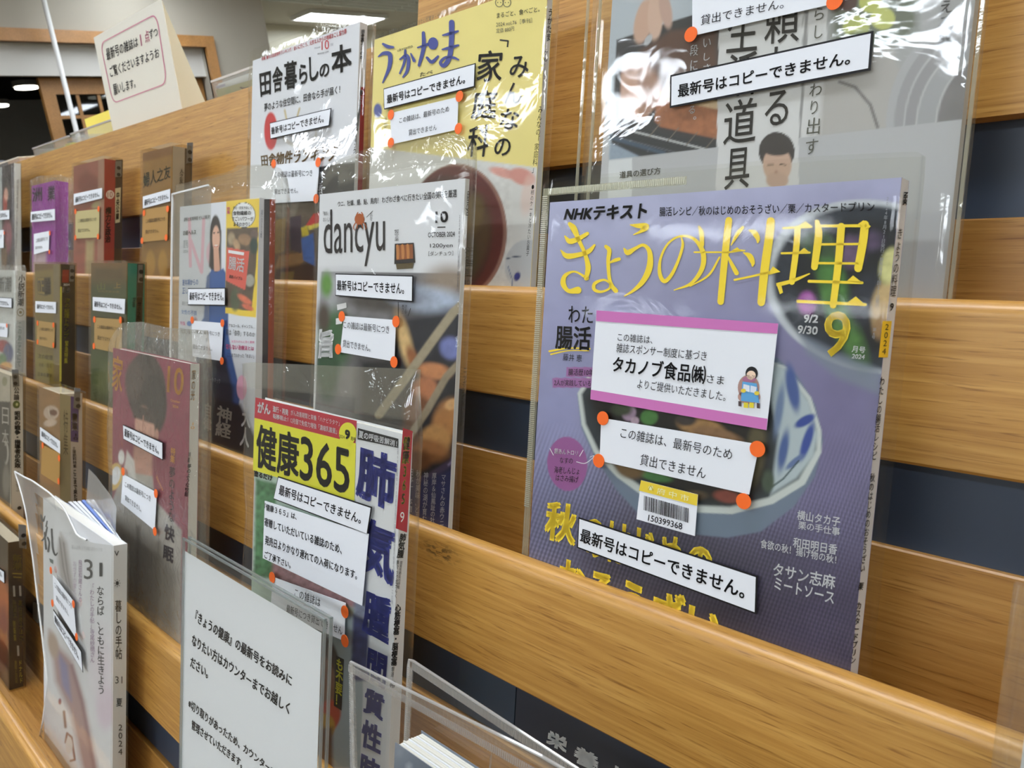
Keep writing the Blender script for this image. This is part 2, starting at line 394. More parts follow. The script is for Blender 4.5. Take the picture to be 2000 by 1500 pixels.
# lattice sliding door
DW = wood_mat('door_wood', (140, 98, 48), (160, 114, 60), (176, 128, 70), .6, False, rough=.5)
d = thing('lattice_door', 'wooden sliding door with square glazed lattice in the far opening', 'door', (-5.14, 1.9, FLOOR))
b = MB(); b.abox(-5.16, -5.12, 1.575, 1.645, FLOOR, .80, DW); b.build('stile', d)
b = MB(); b.abox(-5.16, -5.12, 2.48, 2.545, FLOOR, .80, DW); b.build('stile', d)
b = MB(); b.abox(-5.16, -5.12, 1.645, 2.48, .71, .80, DW); b.build('top_rail', d)
b = MB(); b.abox(-5.16, -5.12, 1.645, 2.48, FLOOR, FLOOR + .3, DW); b.build('bottom_rail', d)
for i in range(6):
    y = 1.645 + .119 * (i + 1); b = MB(); b.abox(-5.155, -5.13, y - .009, y + .009, FLOOR + .3, .71, DW); b.build('muntin', d)
for i in range(13):
    z = .71 - .125 * (i + 1)
    if z > FLOOR + .32: b = MB(); b.abox(-5.153, -5.132, 1.645, 2.48, z - .009, z + .009, DW); b.build('muntin', d)
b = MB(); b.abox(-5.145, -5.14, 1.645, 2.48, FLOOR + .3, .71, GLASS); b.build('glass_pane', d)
LAMPM = mat('lamp_glow', (238, 246, 255), emit=LAMP)
for i, (px, py, X, r, lb) in enumerate([(52, 173, -6.6, .075, 'oval downlight glowing in the dark room, upper of two at far left'),
                                        (-2, 208, -7.6, .07, 'downlight at the left picture edge in the dark room'),
                                        (190, 192, -7.4, .07, 'downlight seen through the lattice door panes'),
                                        (394, 148, -8.9, .03, 'small lamp beside the right door jamb, topmost of three'),
                                        (397, 166, -8.9, .03, 'small lamp beside the right door jamb, middle of three'),
                                        (399, 184, -8.9, .03, 'small lamp beside the right door jamb, lowest of three')]):
    p = onx(px, py, X); t = thing('downlight', lb, 'lamp', p)
    b = MB(); n = 20
    for (rr, z0, z1, m) in ((r * 1.15, .012, .05, mat('lamp_rim', (150, 150, 150))), (r, 0, .012, mat('small_lamp_glow', (255, 248, 230), emit=9))):
        a = np.linspace(0, 2 * np.pi, n, endpoint=False); R_ = [[p[0] + rr * math.cos(q), p[1] + rr * math.sin(q), p[2] + zz] for zz in (z0, z1) for q in a]
        b = MB(); b.add(R_, [tuple(range(n))[::-1], tuple(range(n, 2 * n))] + [(k, (k + 1) % n, n + (k + 1) % n, n + k) for k in range(n)], m); b.build('rim' if m.name.startswith('lamp') else 'bulb', t)
    b = MB()
    if i < 3: b.abox(p[0] - .006, p[0] + .006, p[1] - .006, p[1] + .006, p[2] + .05, 1.2, mat('lamp_stem', (40, 40, 40)))
    else: b.abox(-9.0, p[0] - .02, p[1] - .006, p[1] + .006, p[2] + .02, p[2] + .032, mat('lamp_stem', (40, 40, 40)))
    b.build('stem', t)
# white post in front of the door
t = thing('white_post', 'thin white metal post in front of the lattice door', 'post', (-4.85, 1.62, FLOOR))
b = MB(); n = 12; a = np.linspace(0, 2 * np.pi, n, endpoint=False)
P = [[-4.85 + .013 * math.cos(q), 1.617 + .013 * math.sin(q), z] for z in (FLOOR, CEIL) for q in a]
b.add(P, [tuple(range(n))[::-1], tuple(range(n, 2 * n))] + [(k, (k + 1) % n, n + (k + 1) % n, n + k) for k in range(n)], mat('white_metal', (225, 225, 222), .4)); b.build('pole', t, smooth=True)
b = MB(); b.abox(-4.89, -4.81, 1.577, 1.657, FLOOR, FLOOR + .01, mat('white_metal', (225, 225, 222), .4)); b.build('foot_plate', t)
# ceiling fixtures
FR = mat('fixture_frame', (225, 225, 220), .4)
def fixture(x, y, lx, ly, lb, group=None):
    t = thing('ceiling_light', lb, 'ceiling light', (x, y, CEIL), group)
    b = MB()
    for (xa, xb, ya, yb) in ((x - lx / 2 - .02, x - lx / 2, y - ly / 2, y + ly / 2), (x + lx / 2, x + lx / 2 + .02, y - ly / 2, y + ly / 2),
                             (x - lx / 2 - .02, x + lx / 2 + .02, y - ly / 2 - .02, y - ly / 2), (x - lx / 2 - .02, x + lx / 2 + .02, y + ly / 2, y + ly / 2 + .02)):
        b.abox(xa, xb, ya, yb, CEIL - .03, CEIL, FR)
    b.build('frame', t)
    b = MB(); b.abox(x - lx / 2, x + lx / 2, y - ly / 2, y + ly / 2, CEIL - .02, CEIL - .002, LAMPM); b.build('diffuser', t)
fixture(-5.86, 4.25, .26, .75, 'bright rectangular ceiling light in the recess above the white country magazine')
for xx in (-4.2, -2.4, -.6, 1.2):
    for yy in (-5.2, -3.4, -1.6, .35):
        fixture(xx, yy, 1.15, .22, 'white fluorescent ceiling light over the reading room', 'ceiling lights over the room')
for xx in (-4.2, -2.4, -.6, 1.2):
    for yy in (2.1, 3.9):
        if not (xx < -4 and yy > 3): fixture(xx, yy, 1.15, .22, 'white fluorescent ceiling light beyond the rack', 'ceiling lights beyond the rack')
# pale louvre panels of the ceiling beyond the rack
LV = mat('louvre', (222, 224, 216), .6)
t = thing('louvre_panel', 'pale louvred ceiling panel at the top edge behind the yellow magazine', 'ceiling panel', (-4.5, 4.6, CEIL))
for i in range(3):
    for j in range(4):
        b = MB(); b.abox(-5.48 + i * .62, -4.88 + i * .62, 3.1 + j * .72, 3.8 + j * .72, CEIL - .012, CEIL, LV)
        for k in range(7): b.abox(-5.46 + i * .62 + k * .085, -5.45 + i * .62 + k * .085, 3.1 + j * .72, 3.8 + j * .72, CEIL - .03, CEIL - .012, LV)
        b.build('panel', t)
# ================================================================== the rack
st = []
pS = Pl(rp(2, -.0427, -.0141), XA, UA)
def row_pt(k, px, py, n): 
    pl = Pl(rp(k, 0, n), XA, UA); a = pl.bp(px, py); return pl.at(a)[0]
sp1 = row_pt(2, 858, 1078, -.014); sp2 = row_pt(2, 832, 1256, -.014)
RACKBASE = np.array([-1.0, .5, FLOOR])
st = [(tuple(sp1 - RACKBASE), (.026, .02, .0085), .75), (tuple(sp2 - RACKBASE), (.022, .02, .0035), .6)]
OAK = wood_mat('oak', (166, 116, 48), (188, 138, 64), (208, 159, 82), 1.0, True, st)
OAKB = wood_mat('oak_back', (162, 112, 48), (181, 131, 61), (198, 149, 77), 1.0, True)
NAVY = mat('navy_panel', (58, 70, 88), .38, .5)
rack = thing('magazine_rack', 'oak magazine rack of stepped rails with dark navy strips between them', 'rack', RACKBASE)
XL, XR = -2.7, .7
def prism(mb, k, prof, x0, x1, m):
    n = len(prof); P = [rp(k, u, nn_, x) for x in (x0, x1) for (u, nn_) in prof]
    mb.add(P, [tuple(range(n)), tuple(range(n, 2 * n))[::-1]] + [(i, n + i, n + (i + 1) % n, (i + 1) % n) for i in range(n)], m)
RT, RH = .014, .0855
prof = [(-RH, 0)]
r1, r2 = .003, .0085
for a in np.linspace(0, 90, 5): prof.append((-r1 + r1 * math.sin(math.radians(a)), -r1 + r1 * math.cos(math.radians(a))))
for a in np.linspace(0, 90, 8): prof.append((-r2 + r2 * math.cos(math.radians(a)), -RT + r2 - r2 * math.sin(math.radians(a))))
prof += [(-RH + .0015, -RT), (-RH, -RT + .0015)]
for k in (1, 2, 3, 4):
    b = MB(); prism(b, k, prof, XL, XR, OAK); o = b.build('front_rail', rack)
    for p_ in o.data.polygons: p_.use_smooth = True
    o.data.set_sharp_from_angle(angle=math.radians(35)) if hasattr(o.data, 'set_sharp_from_angle') else None
    b = MB(); prism(b, k, [(-.027, 0), (-.027, .0575), (-.035, .0575), (-.035, 0)], XL, XR, OAKB); b.build('pocket_floor', rack)
    b = MB(); prism(b, k, [(-.035, .0577), (.047, .0577), (.048, .0587), (.048, .0677), (-.035, .0677)], XL, XR, OAKB); b.build('back_board', rack)
    b = MB(); prism(b, k, [(.048, .0632), (.150, .0632), (.150, .070), (.048, .070)], XL, XR, NAVY); b.build('navy_strip', rack)
b = MB(); prism(b, 4, [(-RH, 0.02), (-RH - .25, 0.02), (-RH - .25, .035), (-RH, .035)], XL, XR, OAKB); b.build('lower_board', rack)
UT = .2458
XS = -.62
def top_prof(u0, z): return None
TZ = .1396
P0 = rp(1, .100, .0505); P1 = rp(1, .2458, .0505)
b = MB()
th_ = NA * .016
A = [P0, P1, P1 + np.array([0, .0165, 0]), P0 + th_]
b.add([a + XA * x for x in (XL, XS) for a in A], [(0, 1, 2, 3), (7, 6, 5, 4)] + [(i, 4 + i, 4 + (i + 1) % 4, (i + 1) % 4) for i in range(4)], OAK); b.build('top_board', rack)
b = MB()
A = [P0 + UA * .002, rp(1, .62, .0505), rp(1, .62, .0665), P0 + th_ + UA * .002]
b.add([a + XA * x for x in (XS, XR) for a in A], [(0, 1, 2, 3), (7, 6, 5, 4)] + [(i, 4 + i, 4 + (i + 1) % 4, (i + 1) % 4) for i in range(4)], OAK); b.build('upper_board', rack)
DECK = .110
b = MB(); b.abox(XL, XS - .02, P1[1] + .0167, .98, DECK - .018, DECK, OAKB); b.build('rack_top', rack)
b = MB(); b.abox(XL, XR, .98, 1.0, FLOOR, DECK, OAKB); b.build('rear_panel', rack)
b = MB()
Q = rp(1, .62, .0505)
b.add([[x, y, z] for x in (XS - .02, XS) for (y, z) in ((P1[1] + .02, P1[2] - .02), (Q[1], Q[2]), (1.0, Q[2]), (1.0, P1[2] - .02))], [(0, 1, 2, 3), (7, 6, 5, 4), (0, 4, 5, 1), (1, 5, 6, 2), (2, 6, 7, 3), (3, 7, 4, 0)], OAKB); b.build('upright', rack)
for x in (XL - .02, XR):
    A = rp(4, -RH - .25, 0)
    pr = [(A[1], A[2]), (rp(4, 0, 0)[1] - .0, rp(4, 0, 0)[2]), (rp(1, 0, 0)[1], rp(1, 0, 0)[2]), (P1[1], P1[2] - .002), (1.0, DECK - .02), (1.0, FLOOR), (A[1], FLOOR)]
    b = MB(); b.add([[xx, y, z] for xx in (x, x + .02) for (y, z) in pr], [tuple(range(7)), tuple(range(7, 14))[::-1]] + [(i, 7 + i, 7 + (i + 1) % 7, (i + 1) % 7) for i in range(7)], OAKB); b.build('end_panel', rack)
b = MB(); A = rp(4, -RH - .25, .035); b.abox(XL, XR, A[1] - .015, A[1], FLOOR, A[2], OAKB); b.build('plinth', rack)
# sliding name plates in the navy strip of the third row
pl3 = Pl(rp(3, 0, .0620), XA, UA)
xa, xb = pl3.bp(898, 1290)[0], pl3.bp(1011, 1348)[0]
DK = mat('plate_edge', (20, 24, 30), .4)
NV2 = mat('navy_plate', (64, 77, 92), .33, .5)
b = MB(); b.box(rp(3, .05, .0612, xa + .001), (XA * (xb - xa - .002), UA * .044, NA * .002), NV2); b.build('name_plate', rack)
b = MB(); b.box(rp(3, .05, .0612, xb), (XA * .17, UA * .044, NA * .002), mat('black_plate', (58, 64, 76), .3, .5)); o = b.build('name_plate', rack, label='dark name plate with white lettering')
b = MB(); pl3b = Pl(rp(3, 0, .0610), XA, UA)
LT = mat('plate_lettering', (232, 238, 240), .5)
b.text(pl3b, [(1070, 1424), (1110, 1443), (1106, 1472), (1066, 1452)], '栄', LT, bold=.06)
b.text(pl3b, [(1124, 1453), (1172, 1478), (1166, 1512), (1118, 1486)], '養', LT, bold=.06)
b.text(pl3b, [(1200, 1493), (1230, 1510), (1226, 1540), (1196, 1520)], 'と', LT, bold=.06)
b.build('lettering', o)
b = MB(); pl4 = Pl(rp(4, 0, .0612), XA, UA)
b.card(pl4, [(64, 1176), (73, 1180), (73, 1218), (64, 1214)], mat('label_white', (205, 208, 205)), .001, .0015); b.build('name_plate', rack, label='small white label tab')
# ================================================================== magazines
FILM = film_mat('clear_vinyl', haze=.010, bump=.06, bscale=22, refl=.42)
FILM_WAVY = film_mat('wrinkled_vinyl', haze=.022, bump=.16, bscale=20, refl=.8)
FILM_CRUMPLED = film_mat('crumpled_vinyl', haze=.08, bump=.6, bscale=60, refl=1.1)
FILM_STIFF = film_mat('stiff_vinyl', haze=.09, bump=.2, bscale=18, hazecol=(215, 212, 196))
FILM_FROST = film_mat('milky_vinyl', haze=.52, bump=.25, bscale=25, hazecol=(212, 212, 210))
CASE = film_mat('smoked_case', haze=.07, tint=(240, 234, 222), bump=.12, bscale=14, hazecol=(170, 156, 128))
UPPER = {'clear_vinyl': film_mat('upper_clear', haze=.07, bump=.3, bscale=30, hazecol=(205, 205, 190)), 'wrinkled_vinyl': film_mat('upper_wrinkled', haze=.13, bump=.6, bscale=28, hazecol=(200, 198, 182)), 'crumpled_vinyl': film_mat('upper_crumpled', haze=.17, bump=.7, bscale=60, refl=1.1, hazecol=(205, 205, 196))}
RIB = film_mat('ribbed_seam', haze=.30, bump=.9, stripes=('X', 150), hazecol=(225, 225, 205))
CLIP = mat('grey_clip', (112, 112, 110), .35, .5)
HOLE = mat('clip_hole', (18, 18, 18), .6)
MAGS = 'magazines'
def mag(label, k, TL, TR, thick, ccol, scol, off=.001, name='magazine', cat='magazine', bottom=-.0265, crough=.4, pages=PAPER, lift=0):
    base = Pl(rp(k, 0, -off), XA, UA)
    A = base.at(base.bp(*TL))[0] if not isinstance(TL[0], str) else base.at(base.bp(*TR))[0] - XA * TL[1]
    if isinstance(TR[0], str): B = A + XA * TR[1]      # width given
    else: B = base.at(base.bp(*TR))[0]
    mid = (A + B) / 2
    A = mid * (0, 1, 1) + A * (1, 0, 0); B = mid * (0, 1, 1) + B * (1, 0, 0)
    e1 = XA.copy(); nrm = base.n; e2 = np.cross(nrm, e1)
    w = np.linalg.norm(B - A); uT = (A - rp(k, 0, 0)) @ UA; uB = (B - rp(k, 0, 0)) @ UA
    H = min(uT, uB) - bottom
    loc = A + e1 * w / 2 - e2 * H - nrm * thick / 2
    t = thing(name, label, cat, loc)
    m = type('M', (), {})(); m.t = t; m.w = w; m.H = H; m.th = thick; m.k = k
    m.p = Pl(A, e1, e2); m.s = Pl(B, -nrm, e2)
    b = MB(); P = m.p
    if thick > 0:
        cth = .0004
        mt = mat('cover_stock', tuple(ccol), crough, .35); ms = mat('cover_stock', tuple(scol), crough, .35)
        b.box(P.at((.0012, -H + .0012), -cth)[0], (e1 * (w - .0016), e2 * (H - .0024), -nrm * (thick - 2 * cth)), pages); b.build('page_block', t)
        b = MB(); b.box(P.at((0, -H), 0)[0], (e1 * w, e2 * H, -nrm * cth), mt); b.build('front_cover', t)
        b = MB(); b.box(P.at((w - cth, -H), -cth)[0], (e1 * cth, e2 * H, -nrm * (thick - 2 * cth)), ms); b.build('spine', t)
        b = MB(); b.box(P.at((0, -H), -thick + cth)[0], (e1 * w, e2 * H, -nrm * cth), mt); b.build('back_cover', t)
    m.cp = MB(); m.sp = MB()
    return m
def fin(m):
    m.cp.build('cover_lettering', m.t); m.sp.build('spine_lettering', m.t)
def sleeve(m, l, r, top, film=None, amp=.0004, sc=.03, h0=.0016, conv=True, back=True, name='plastic_sleeve', bottom=0.0, seed=1, bow=0.0, side_amp=0.0):
    """thin clear bag round the magazine; l, r = how far it reaches past the cover, top = heights over the cover's upper edge at points along it"""
    film = film or FILM
    w, H, th = m.w, m.H, max(m.th, .002)
    a0, a1 = -l, w + r
    if max(abs(t[1]) for t in top) > 1:      # outline read off as picture points on the cover plane
        q = m.p.q(top, 0.0); a0 = min(-l, q[0][0]) if l > .004 else q[0][0]; a1 = max(w + r, q[-1][0]); tx = (q[:, 0] - a0) / (a1 - a0); tz = q[:, 1]
    else: tx = np.array([t[0] for t in top]); tz = np.array([t[1] for t in top])
    b0 = -H - bottom
    na, nb = 26, 30
    sa = np.linspace(a0, a1, na + 1)
    V = []; 
    def h_front(a, tb, b):
        n_ = vnoise(np.stack([a + .5, b + .9], 1), sc, seed) - .5
        h = h0 + amp * 2 * n_
        if conv:
            g = np.clip((b - .012) / .03, 0, 1); h = h * (1 - g) + (-th * .35 + amp * 6 * n_) * g
        edge = np.clip((a - a0) / max(.001, min(l * .9, .012)), 0, 1)
        g2 = (1 - edge) * (1 if l > .004 else 0); h = h * (1 - g2) + (-th / 2) * g2
        return h + bow * (1 - np.clip((a - a0) / (w * .6), 0, 1)) ** 2 * np.clip((b + H) / H, 0, 1) ** 2
    rows = []
    for j in range(nb + 1):
        t = j / nb
        tb = np.interp((sa - a0) / (a1 - a0), tx, tz)
        b = b0 + (tb - b0) * t
        aa = sa.copy()
        if side_amp:
            aa = aa + side_amp * (vnoise(np.stack([b * 0 + 3, b + 1], 1), .025, seed + 4) - .5) * (1 - np.clip((sa - a0) / .03, 0, 1))
        hf = h_front(sa, t, b)
        fr = m.p.at(np.stack([aa, b], 1), hf)
        hb = -th - .0012 + (np.clip(b / .03, 0, 1) * th * .5 if conv else 0)
        sb = sa[::-1]
        bk = m.p.at(np.stack([aa[::-1], b[::-1]], 1), (hb[::-1] if np.ndim(hb) else hb))
        rows.append(np.vstack([fr, bk] if back else [fr]))
    n = len(rows[0]); V = np.vstack(rows)
    per = n if back else n - 1
    fs = [(j * n + i, j * n + (i + 1) % n, (j + 1) * n + (i + 1) % n, (j + 1) * n + i) for j in range(nb) for i in range(per)]
    z0 = (m.p.o @ UA)
    lo_, hi_ = [], []
    for f_ in fs: (hi_ if (V[f_[0]] - m.p.o) @ UA > .006 else lo_).append(f_)
    b = MB(); b.add(V, lo_, film); b.add(np.zeros((0, 3)), [[i - b.nv for i in f_] for f_ in hi_], UPPER.get(film.name, film)); o = b.build(name, m.t, smooth=True); m.sl = o
    return o
HS = .0030
def strip(m, q, tq, bold=.02, border=True, part='copy_notice', t='最新号はコピーできません。', h=HS, bw=.0009):
    b = MB(); par = m.sl
    P = m.p
    if border:
        b.card(P, q, BLACK, h)
        Q = P.q(q, h); c = Q.mean(0)
        e = (Q[1] - Q[0]) / np.linalg.norm(Q[1] - Q[0]); f = np.array([-e[1], e[0]])
        I = np.array([Q[0] + e * bw - f * bw, Q[1] - e * bw - f * bw, Q[2] - e * bw + f * bw, Q[3] + e * bw + f * bw])
        b.add(P.at(I, h + .0002), [(3, 2, 1, 0)], WHITE)
    else: b.card(P, q, WHITE, h)
    b.text(P, tq, t, BLACK, h + .0004, bold=bold)
    return b.build(part, par)
def notice(m, q, lines, dots=(), part='loan_notice', card=WHITE, inkc=BLACK, h=HS, r=.0045, dm=ORANGE, bold=.0):
    b = MB(); b.card(m.p, q, card, h)
    for tq, t in lines: b.text(m.p, tq, t, inkc, h + .0003, bold=bold)
    o = b.build(part, m.sl)
    for (x, y) in dots:
        b = MB(); b.disc(m.p, x, y, r, dm, h + .0006, .0003); b.build('orange_dot', m.sl)
    return o
def clip(m, dq, holes, px0, px1):
    """grey security clip on the case's spine edge with two screw holes"""
    b = MB(); b.card(m.s, dq, CLIP, .0022, .0015); o = b.build('case_clip', m.t)
    for (x, y) in holes: b = MB(); b.disc(m.s, x, y, .0028, HOLE, .0026, .0003); b.build('screw_hole', o)
def R4(x0, y0, x1, y1): return [(x0, y0), (x1, y0), (x1, y1), (x0, y1)]
def case(m, r=.002, top=.006, l=.003):
    """hard smoked plastic box round a paperback"""
    b = MB(); P = m.p; t = .0012
    a0, a1, b0, b1 = -l, m.w + r, -m.H, top; h1 = .0022; h0 = -m.th - .0015
    b.add([P.at(q_, h1)[0] for q_ in ((a0, b0), (a1, b0), (a1, b1), (a0, b1))], [(0, 1, 2, 3)], CASE)
    b.build('case_front', m.t); m.sl = m.t
    for nm, qs in (('case_side', ((a1, b0, h0), (a1, b1, h0), (a1, b1, h1), (a1, b0, h1))), ('case_lid', ((a0, b1, h0), (a0, b1, h1), (a1, b1, h1), (a1, b1, h0))), ('case_back', ((a0, b0, h0), (a1, b0, h0), (a1, b1, h0), (a0, b1, h0)))):
        b = MB(); b.add([P.at((x_, y_), z_)[0] for x_, y_, z_ in qs], [(0, 1, 2, 3)], CASE); b.build(nm, m.t)

# ------------------------------------------------------------------ row 2, right: the lilac cooking text
m = mag('lilac cooking magazine with large yellow title and a bowl on the cover', 2, (1075, 388), (1760, 357), .0108, (158, 157, 198), (214, 214, 216))
p = m.p
LIL = [('g', (1250, 360), (1350, 1200), (184, 187, 220), (60, 54, 71)),
       ('e', (1500), 700, 330, 260, -20, 260, (134, 130, 172), .55), ('e', 1640, 830, 130, 330, 5, 200, (108, 100, 142), .6), ('e', 1090, 800, 90, 260, 5, 150, (150, 152, 200), .6),
       ('e', 1330, 1080, 260, 90, 15, 130, (52, 46, 62), .65), ('n', 42, .10, 4),
       ('w', 20, 7.5, .30, 820, 120), ('w', -72, 8.5, .12, 850, 200)]
LIL += [('e', 1712, 560, 222, 168, 12, 5, (190, 196, 204)), ('e', 1716, 562, 208, 158, 12, 12, (44, 50, 60)),
        ('e', 1730, 560, 180, 128, 12, 30, (24, 27, 30)), ('e', 1628, 560, 26, 95, -14, 22, (74, 124, 58)), ('e', 1652, 640, 22, 80, -24, 20, (84, 130, 62), .9), ('e', 1600, 480, 40, 24, 20, 20, (60, 84, 54)),
        ('e', 1662, 492, 26, 30, 0, 16, (120, 96, 130), .8), ('e', 1700, 470, 24, 20, 0, 18, (90, 74, 104), .8), ('e', 1576, 592, 17, 22, 0, 12, (160, 80, 160)), ('e', 1690, 585, 30, 50, 20, 30, (42, 46, 58)),
        ('e', 1732, 600, 30, 55, 8, 14, (196, 168, 120)), ('e', 1738, 520, 20, 36, 12, 10, (206, 204, 140)), ('e', 1720, 640, 16, 24, 0, 14, (150, 120, 84)), ('n', 12, .35, 9, [(1500, 480), (1600, 400), (1760, 390), (1740, 700), (1560, 650)]),
        ('p', [(1560, 650), (1640, 690), (1722, 722), (1717, 770), (1640, 740), (1575, 690)], 14, (126, 136, 152), .8)]
# main bowl
OUT = [(1128, 772), (1135, 835), (1160, 890), (1200, 950), (1243, 998), (1300, 1030), (1350, 1043), (1420, 1050), (1486, 1038), (1550, 990), (1592, 930), (1608, 860), (1592, 790), (1558, 735), (1520, 700), (1420, 680), (1250, 690), (1150, 730)]
LIL += [('p', OUT, 4, (112, 126, 146)), ('p', [(1128, 768), (1136, 830), (1160, 884), (1205, 932), (1260, 972), (1340, 1000), (1430, 1004), (1510, 984), (1572, 946), (1604, 884), (1604, 840), (1584, 776), (1536, 716), (1460, 690), (1300, 690), (1150, 730)], 3, (198, 206, 204)),
        ('p', [(1136, 770), (1144, 828), (1168, 878), (1212, 922), (1265, 958), (1342, 986), (1425, 990), (1500, 972), (1560, 936), (1594, 878), (1594, 838), (1575, 780), (1530, 722), (1450, 700), (1300, 700), (1160, 735)], 6, (46, 54, 60)),
        ('p', [(1150, 780), (1190, 880), (1270, 945), (1360, 978), (1450, 978), (1500, 950), (1500, 720), (1200, 720)], 20, (30, 27, 26)),
        ('p', [(1490, 700), (1535, 722), (1580, 785), (1597, 850), (1590, 890), (1556, 934), (1505, 966), (1520, 850), (1500, 760)], 8, (176, 190, 196)),
        ('e', 1548, 758, 12, 46, -10, 8, (70, 92, 150)), ('e', 1572, 822, 22, 9, -30, 5, (52, 74, 150)), ('e', 1576, 862, 9, 38, 18, 6, (56, 78, 152)), ('e', 1530, 880, 9, 40, 10, 8, (72, 96, 150)), ('e', 1552, 902, 22, 6, -40, 4, (96, 116, 160)), ('e', 1522, 800, 8, 50, 8, 8, (110, 130, 164)),
        ('l', [(1495, 960), (1530, 935), (1560, 900)], 3, 2, (44, 66, 70)), ('e', 1500, 940, 12, 22, 0, 8, (70, 84, 70)),
        ('e', 1228, 806, 14, 16, 0, 6, (176, 150, 176)), ('e', 1240, 822, 8, 8, 0, 4, (196, 170, 190)), ('e', 1268, 815, 17, 15, 0, 6, (76, 128, 66)), ('e', 1215, 800, 20, 12, 0, 10, (64, 74, 54)), ('e', 1370, 835, 46, 20, 14, 10, (172, 132, 84)), ('e', 1400, 850, 50, 14, 14, 8, (148, 112, 78)), ('e', 1340, 820, 20, 12, 0, 8, (60, 52, 50)),
        ('e', 1280, 930, 32, 10, 12, 6, (70, 122, 66)), ('e', 1230, 912, 30, 22, 20, 12, (112, 88, 56)), ('e', 1420, 970, 26, 12, 10, 8, (140, 74, 62)), ('e', 1350, 968, 30, 10, 0, 8, (94, 78, 58)), ('e', 1476, 880, 18, 60, 6, 16, (96, 88, 62)), ('n', 10, .30, 12, [(1160, 780), (1500, 720), (1500, 960), (1360, 980), (1200, 900)]),
        ('p', [(1200, 952), (1260, 976), (1340, 1003), (1430, 1008), (1500, 992), (1486, 1036), (1420, 1048), (1350, 1041), (1290, 1026), (1240, 996)], 6, (108, 124, 142), .6),
        ('e', 1108, 906, 39, 53, -4, 1.5, (152, 92, 150))]
LIL += [('p', [(1106, 717), (1160, 717), (1160, 736), (1106, 736)], 1, (160, 108, 164)), ('p', [(1079, 738), (1160, 738), (1160, 757), (1079, 757)], 1, (160, 108, 164))]
picture(p, (0, -m.H, m.w, 0), .00075, LIL, 'cover_picture', m.t)
YEL = ink((255, 224, 62)); c = m.cp
def z3(l): return [(1030 + x / 3.75, 340 + y / 3.75, w / 3.25) for x, y, w in l]
def z4(l): return [(1400 + x / 3.75, 340 + y / 3.75, w / 3.75) for x, y, w in l]
def q4(l): return [(1400 + x / 3.75, 340 + y / 3.75) for x, y in l]
for s_ in ([(275, 455, 10), (310, 492, 34), (370, 475, 30), (440, 435, 22)], [(245, 558, 8), (290, 600, 34), (380, 590, 30), (450, 565, 30), (492, 520, 14)],
           [(310, 365, 26), (340, 400, 40), (375, 480, 26), (420, 580, 24), (445, 680, 34), (430, 765, 26)], [(440, 765, 20), (350, 715, 12), (280, 740, 24), (262, 800, 34), (300, 855, 26), (370, 850, 46)],
           [(575, 530, 22), (600, 560, 28), (592, 640, 24), (600, 760, 22), (620, 820, 26), (648, 855, 30)], [(600, 650, 10), (640, 632, 22), (672, 622, 22)], [(610, 800, 14), (560, 775, 14), (495, 800, 22), (490, 845, 22), (540, 862, 16), (600, 838, 14), (608, 800, 14)],
           [(755, 372, 8), (800, 378, 26), (870, 385, 42), (830, 420, 20), (778, 444, 6)], [(708, 545, 10), (735, 575, 34), (790, 545, 22), (850, 520, 20), (895, 570, 30), (895, 680, 40), (850, 780, 34), (780, 850, 20), (712, 893, 8)],
           [(1128, 465, 8), (1138, 520, 18), (1110, 620, 18), (1060, 730, 22), (1005, 785, 26), (970, 730, 24), (975, 620, 16), (1030, 510, 14), (1120, 455, 14), (1220, 475, 20), (1285, 570, 32), (1280, 690, 30), (1200, 800, 20), (1075, 850, 6)]):
    c.stroke(p, z3(s_), YEL, .0006)
for s_ in ([(88, 338, 50), (75, 450, 52), (50, 700, 50), (28, 935, 48)], [(-130, 385, 14), (-113, 430, 34), (-108, 520, 30)], [(190, 390, 22), (150, 440, 30), (105, 520, 8)], [(-165, 572, 12), (0, 572, 12), (90, 572, 12), (160, 560, 16), (205, 560, 10)],
           [(20, 610, 14), (-60, 740, 16), (-195, 822, 8)], [(85, 610, 16), (120, 680, 30), (145, 725, 34)],
           [(235, 410, 8), (275, 430, 40), (300, 470, 34), (300, 500, 14)], [(195, 575, 8), (240, 600, 40), (262, 645, 34), (262, 672, 14)], [(130, 775, 16), (250, 750, 16), (400, 715, 18)],
           [(395, 345, 60), (385, 450, 62), (350, 700, 62), (325, 940, 56)],
           [(485, 396, 14), (690, 386, 18)], [(475, 580, 16), (680, 575, 16)], [(592, 400, 46), (580, 560, 46), (550, 790, 44)], [(450, 810, 30), (560, 780, 26), (678, 730, 10)],
           [(735, 350, 34), (745, 450, 56), (715, 680, 50)], [(745, 380, 20), (1090, 378, 22)], [(1085, 370, 60), (1070, 500, 62), (1035, 690, 58)], [(745, 515, 17), (1055, 512, 17)], [(735, 652, 17), (1045, 655, 17)],
           [(912, 385, 56), (890, 650, 54), (852, 960, 50)], [(675, 785, 22), (1065, 796, 20)], [(595, 932, 24), (1088, 956, 22)]):
    c.stroke(p, z4(s_), YEL, .0006)
for s_ in ([(380, 720), (412, 676), (466, 716), (380, 738)], [(590, 382), (650, 346), (702, 384)], [(600, 572), (640, 540), (684, 576)], [(1035, 365), (1074, 338), (1128, 382), (1100, 412)], [(950, 786), (998, 742), (1072, 800)], [(960, 938), (1018, 896), (1092, 962)], [(100, 566), (150, 535), (182, 566)], [(434, 798), (470, 800), (485, 868), (462, 880)], [(715, 335), (745, 362), (730, 380)]):
    c.poly(p, q4(s_)[::-1], YEL, .0006)
K_ = BLACK
c.text(p, [(1107, 405), (1266, 396), (1262, 427), (1100, 431)], 'NHKテキスト', K_, bold=.045)
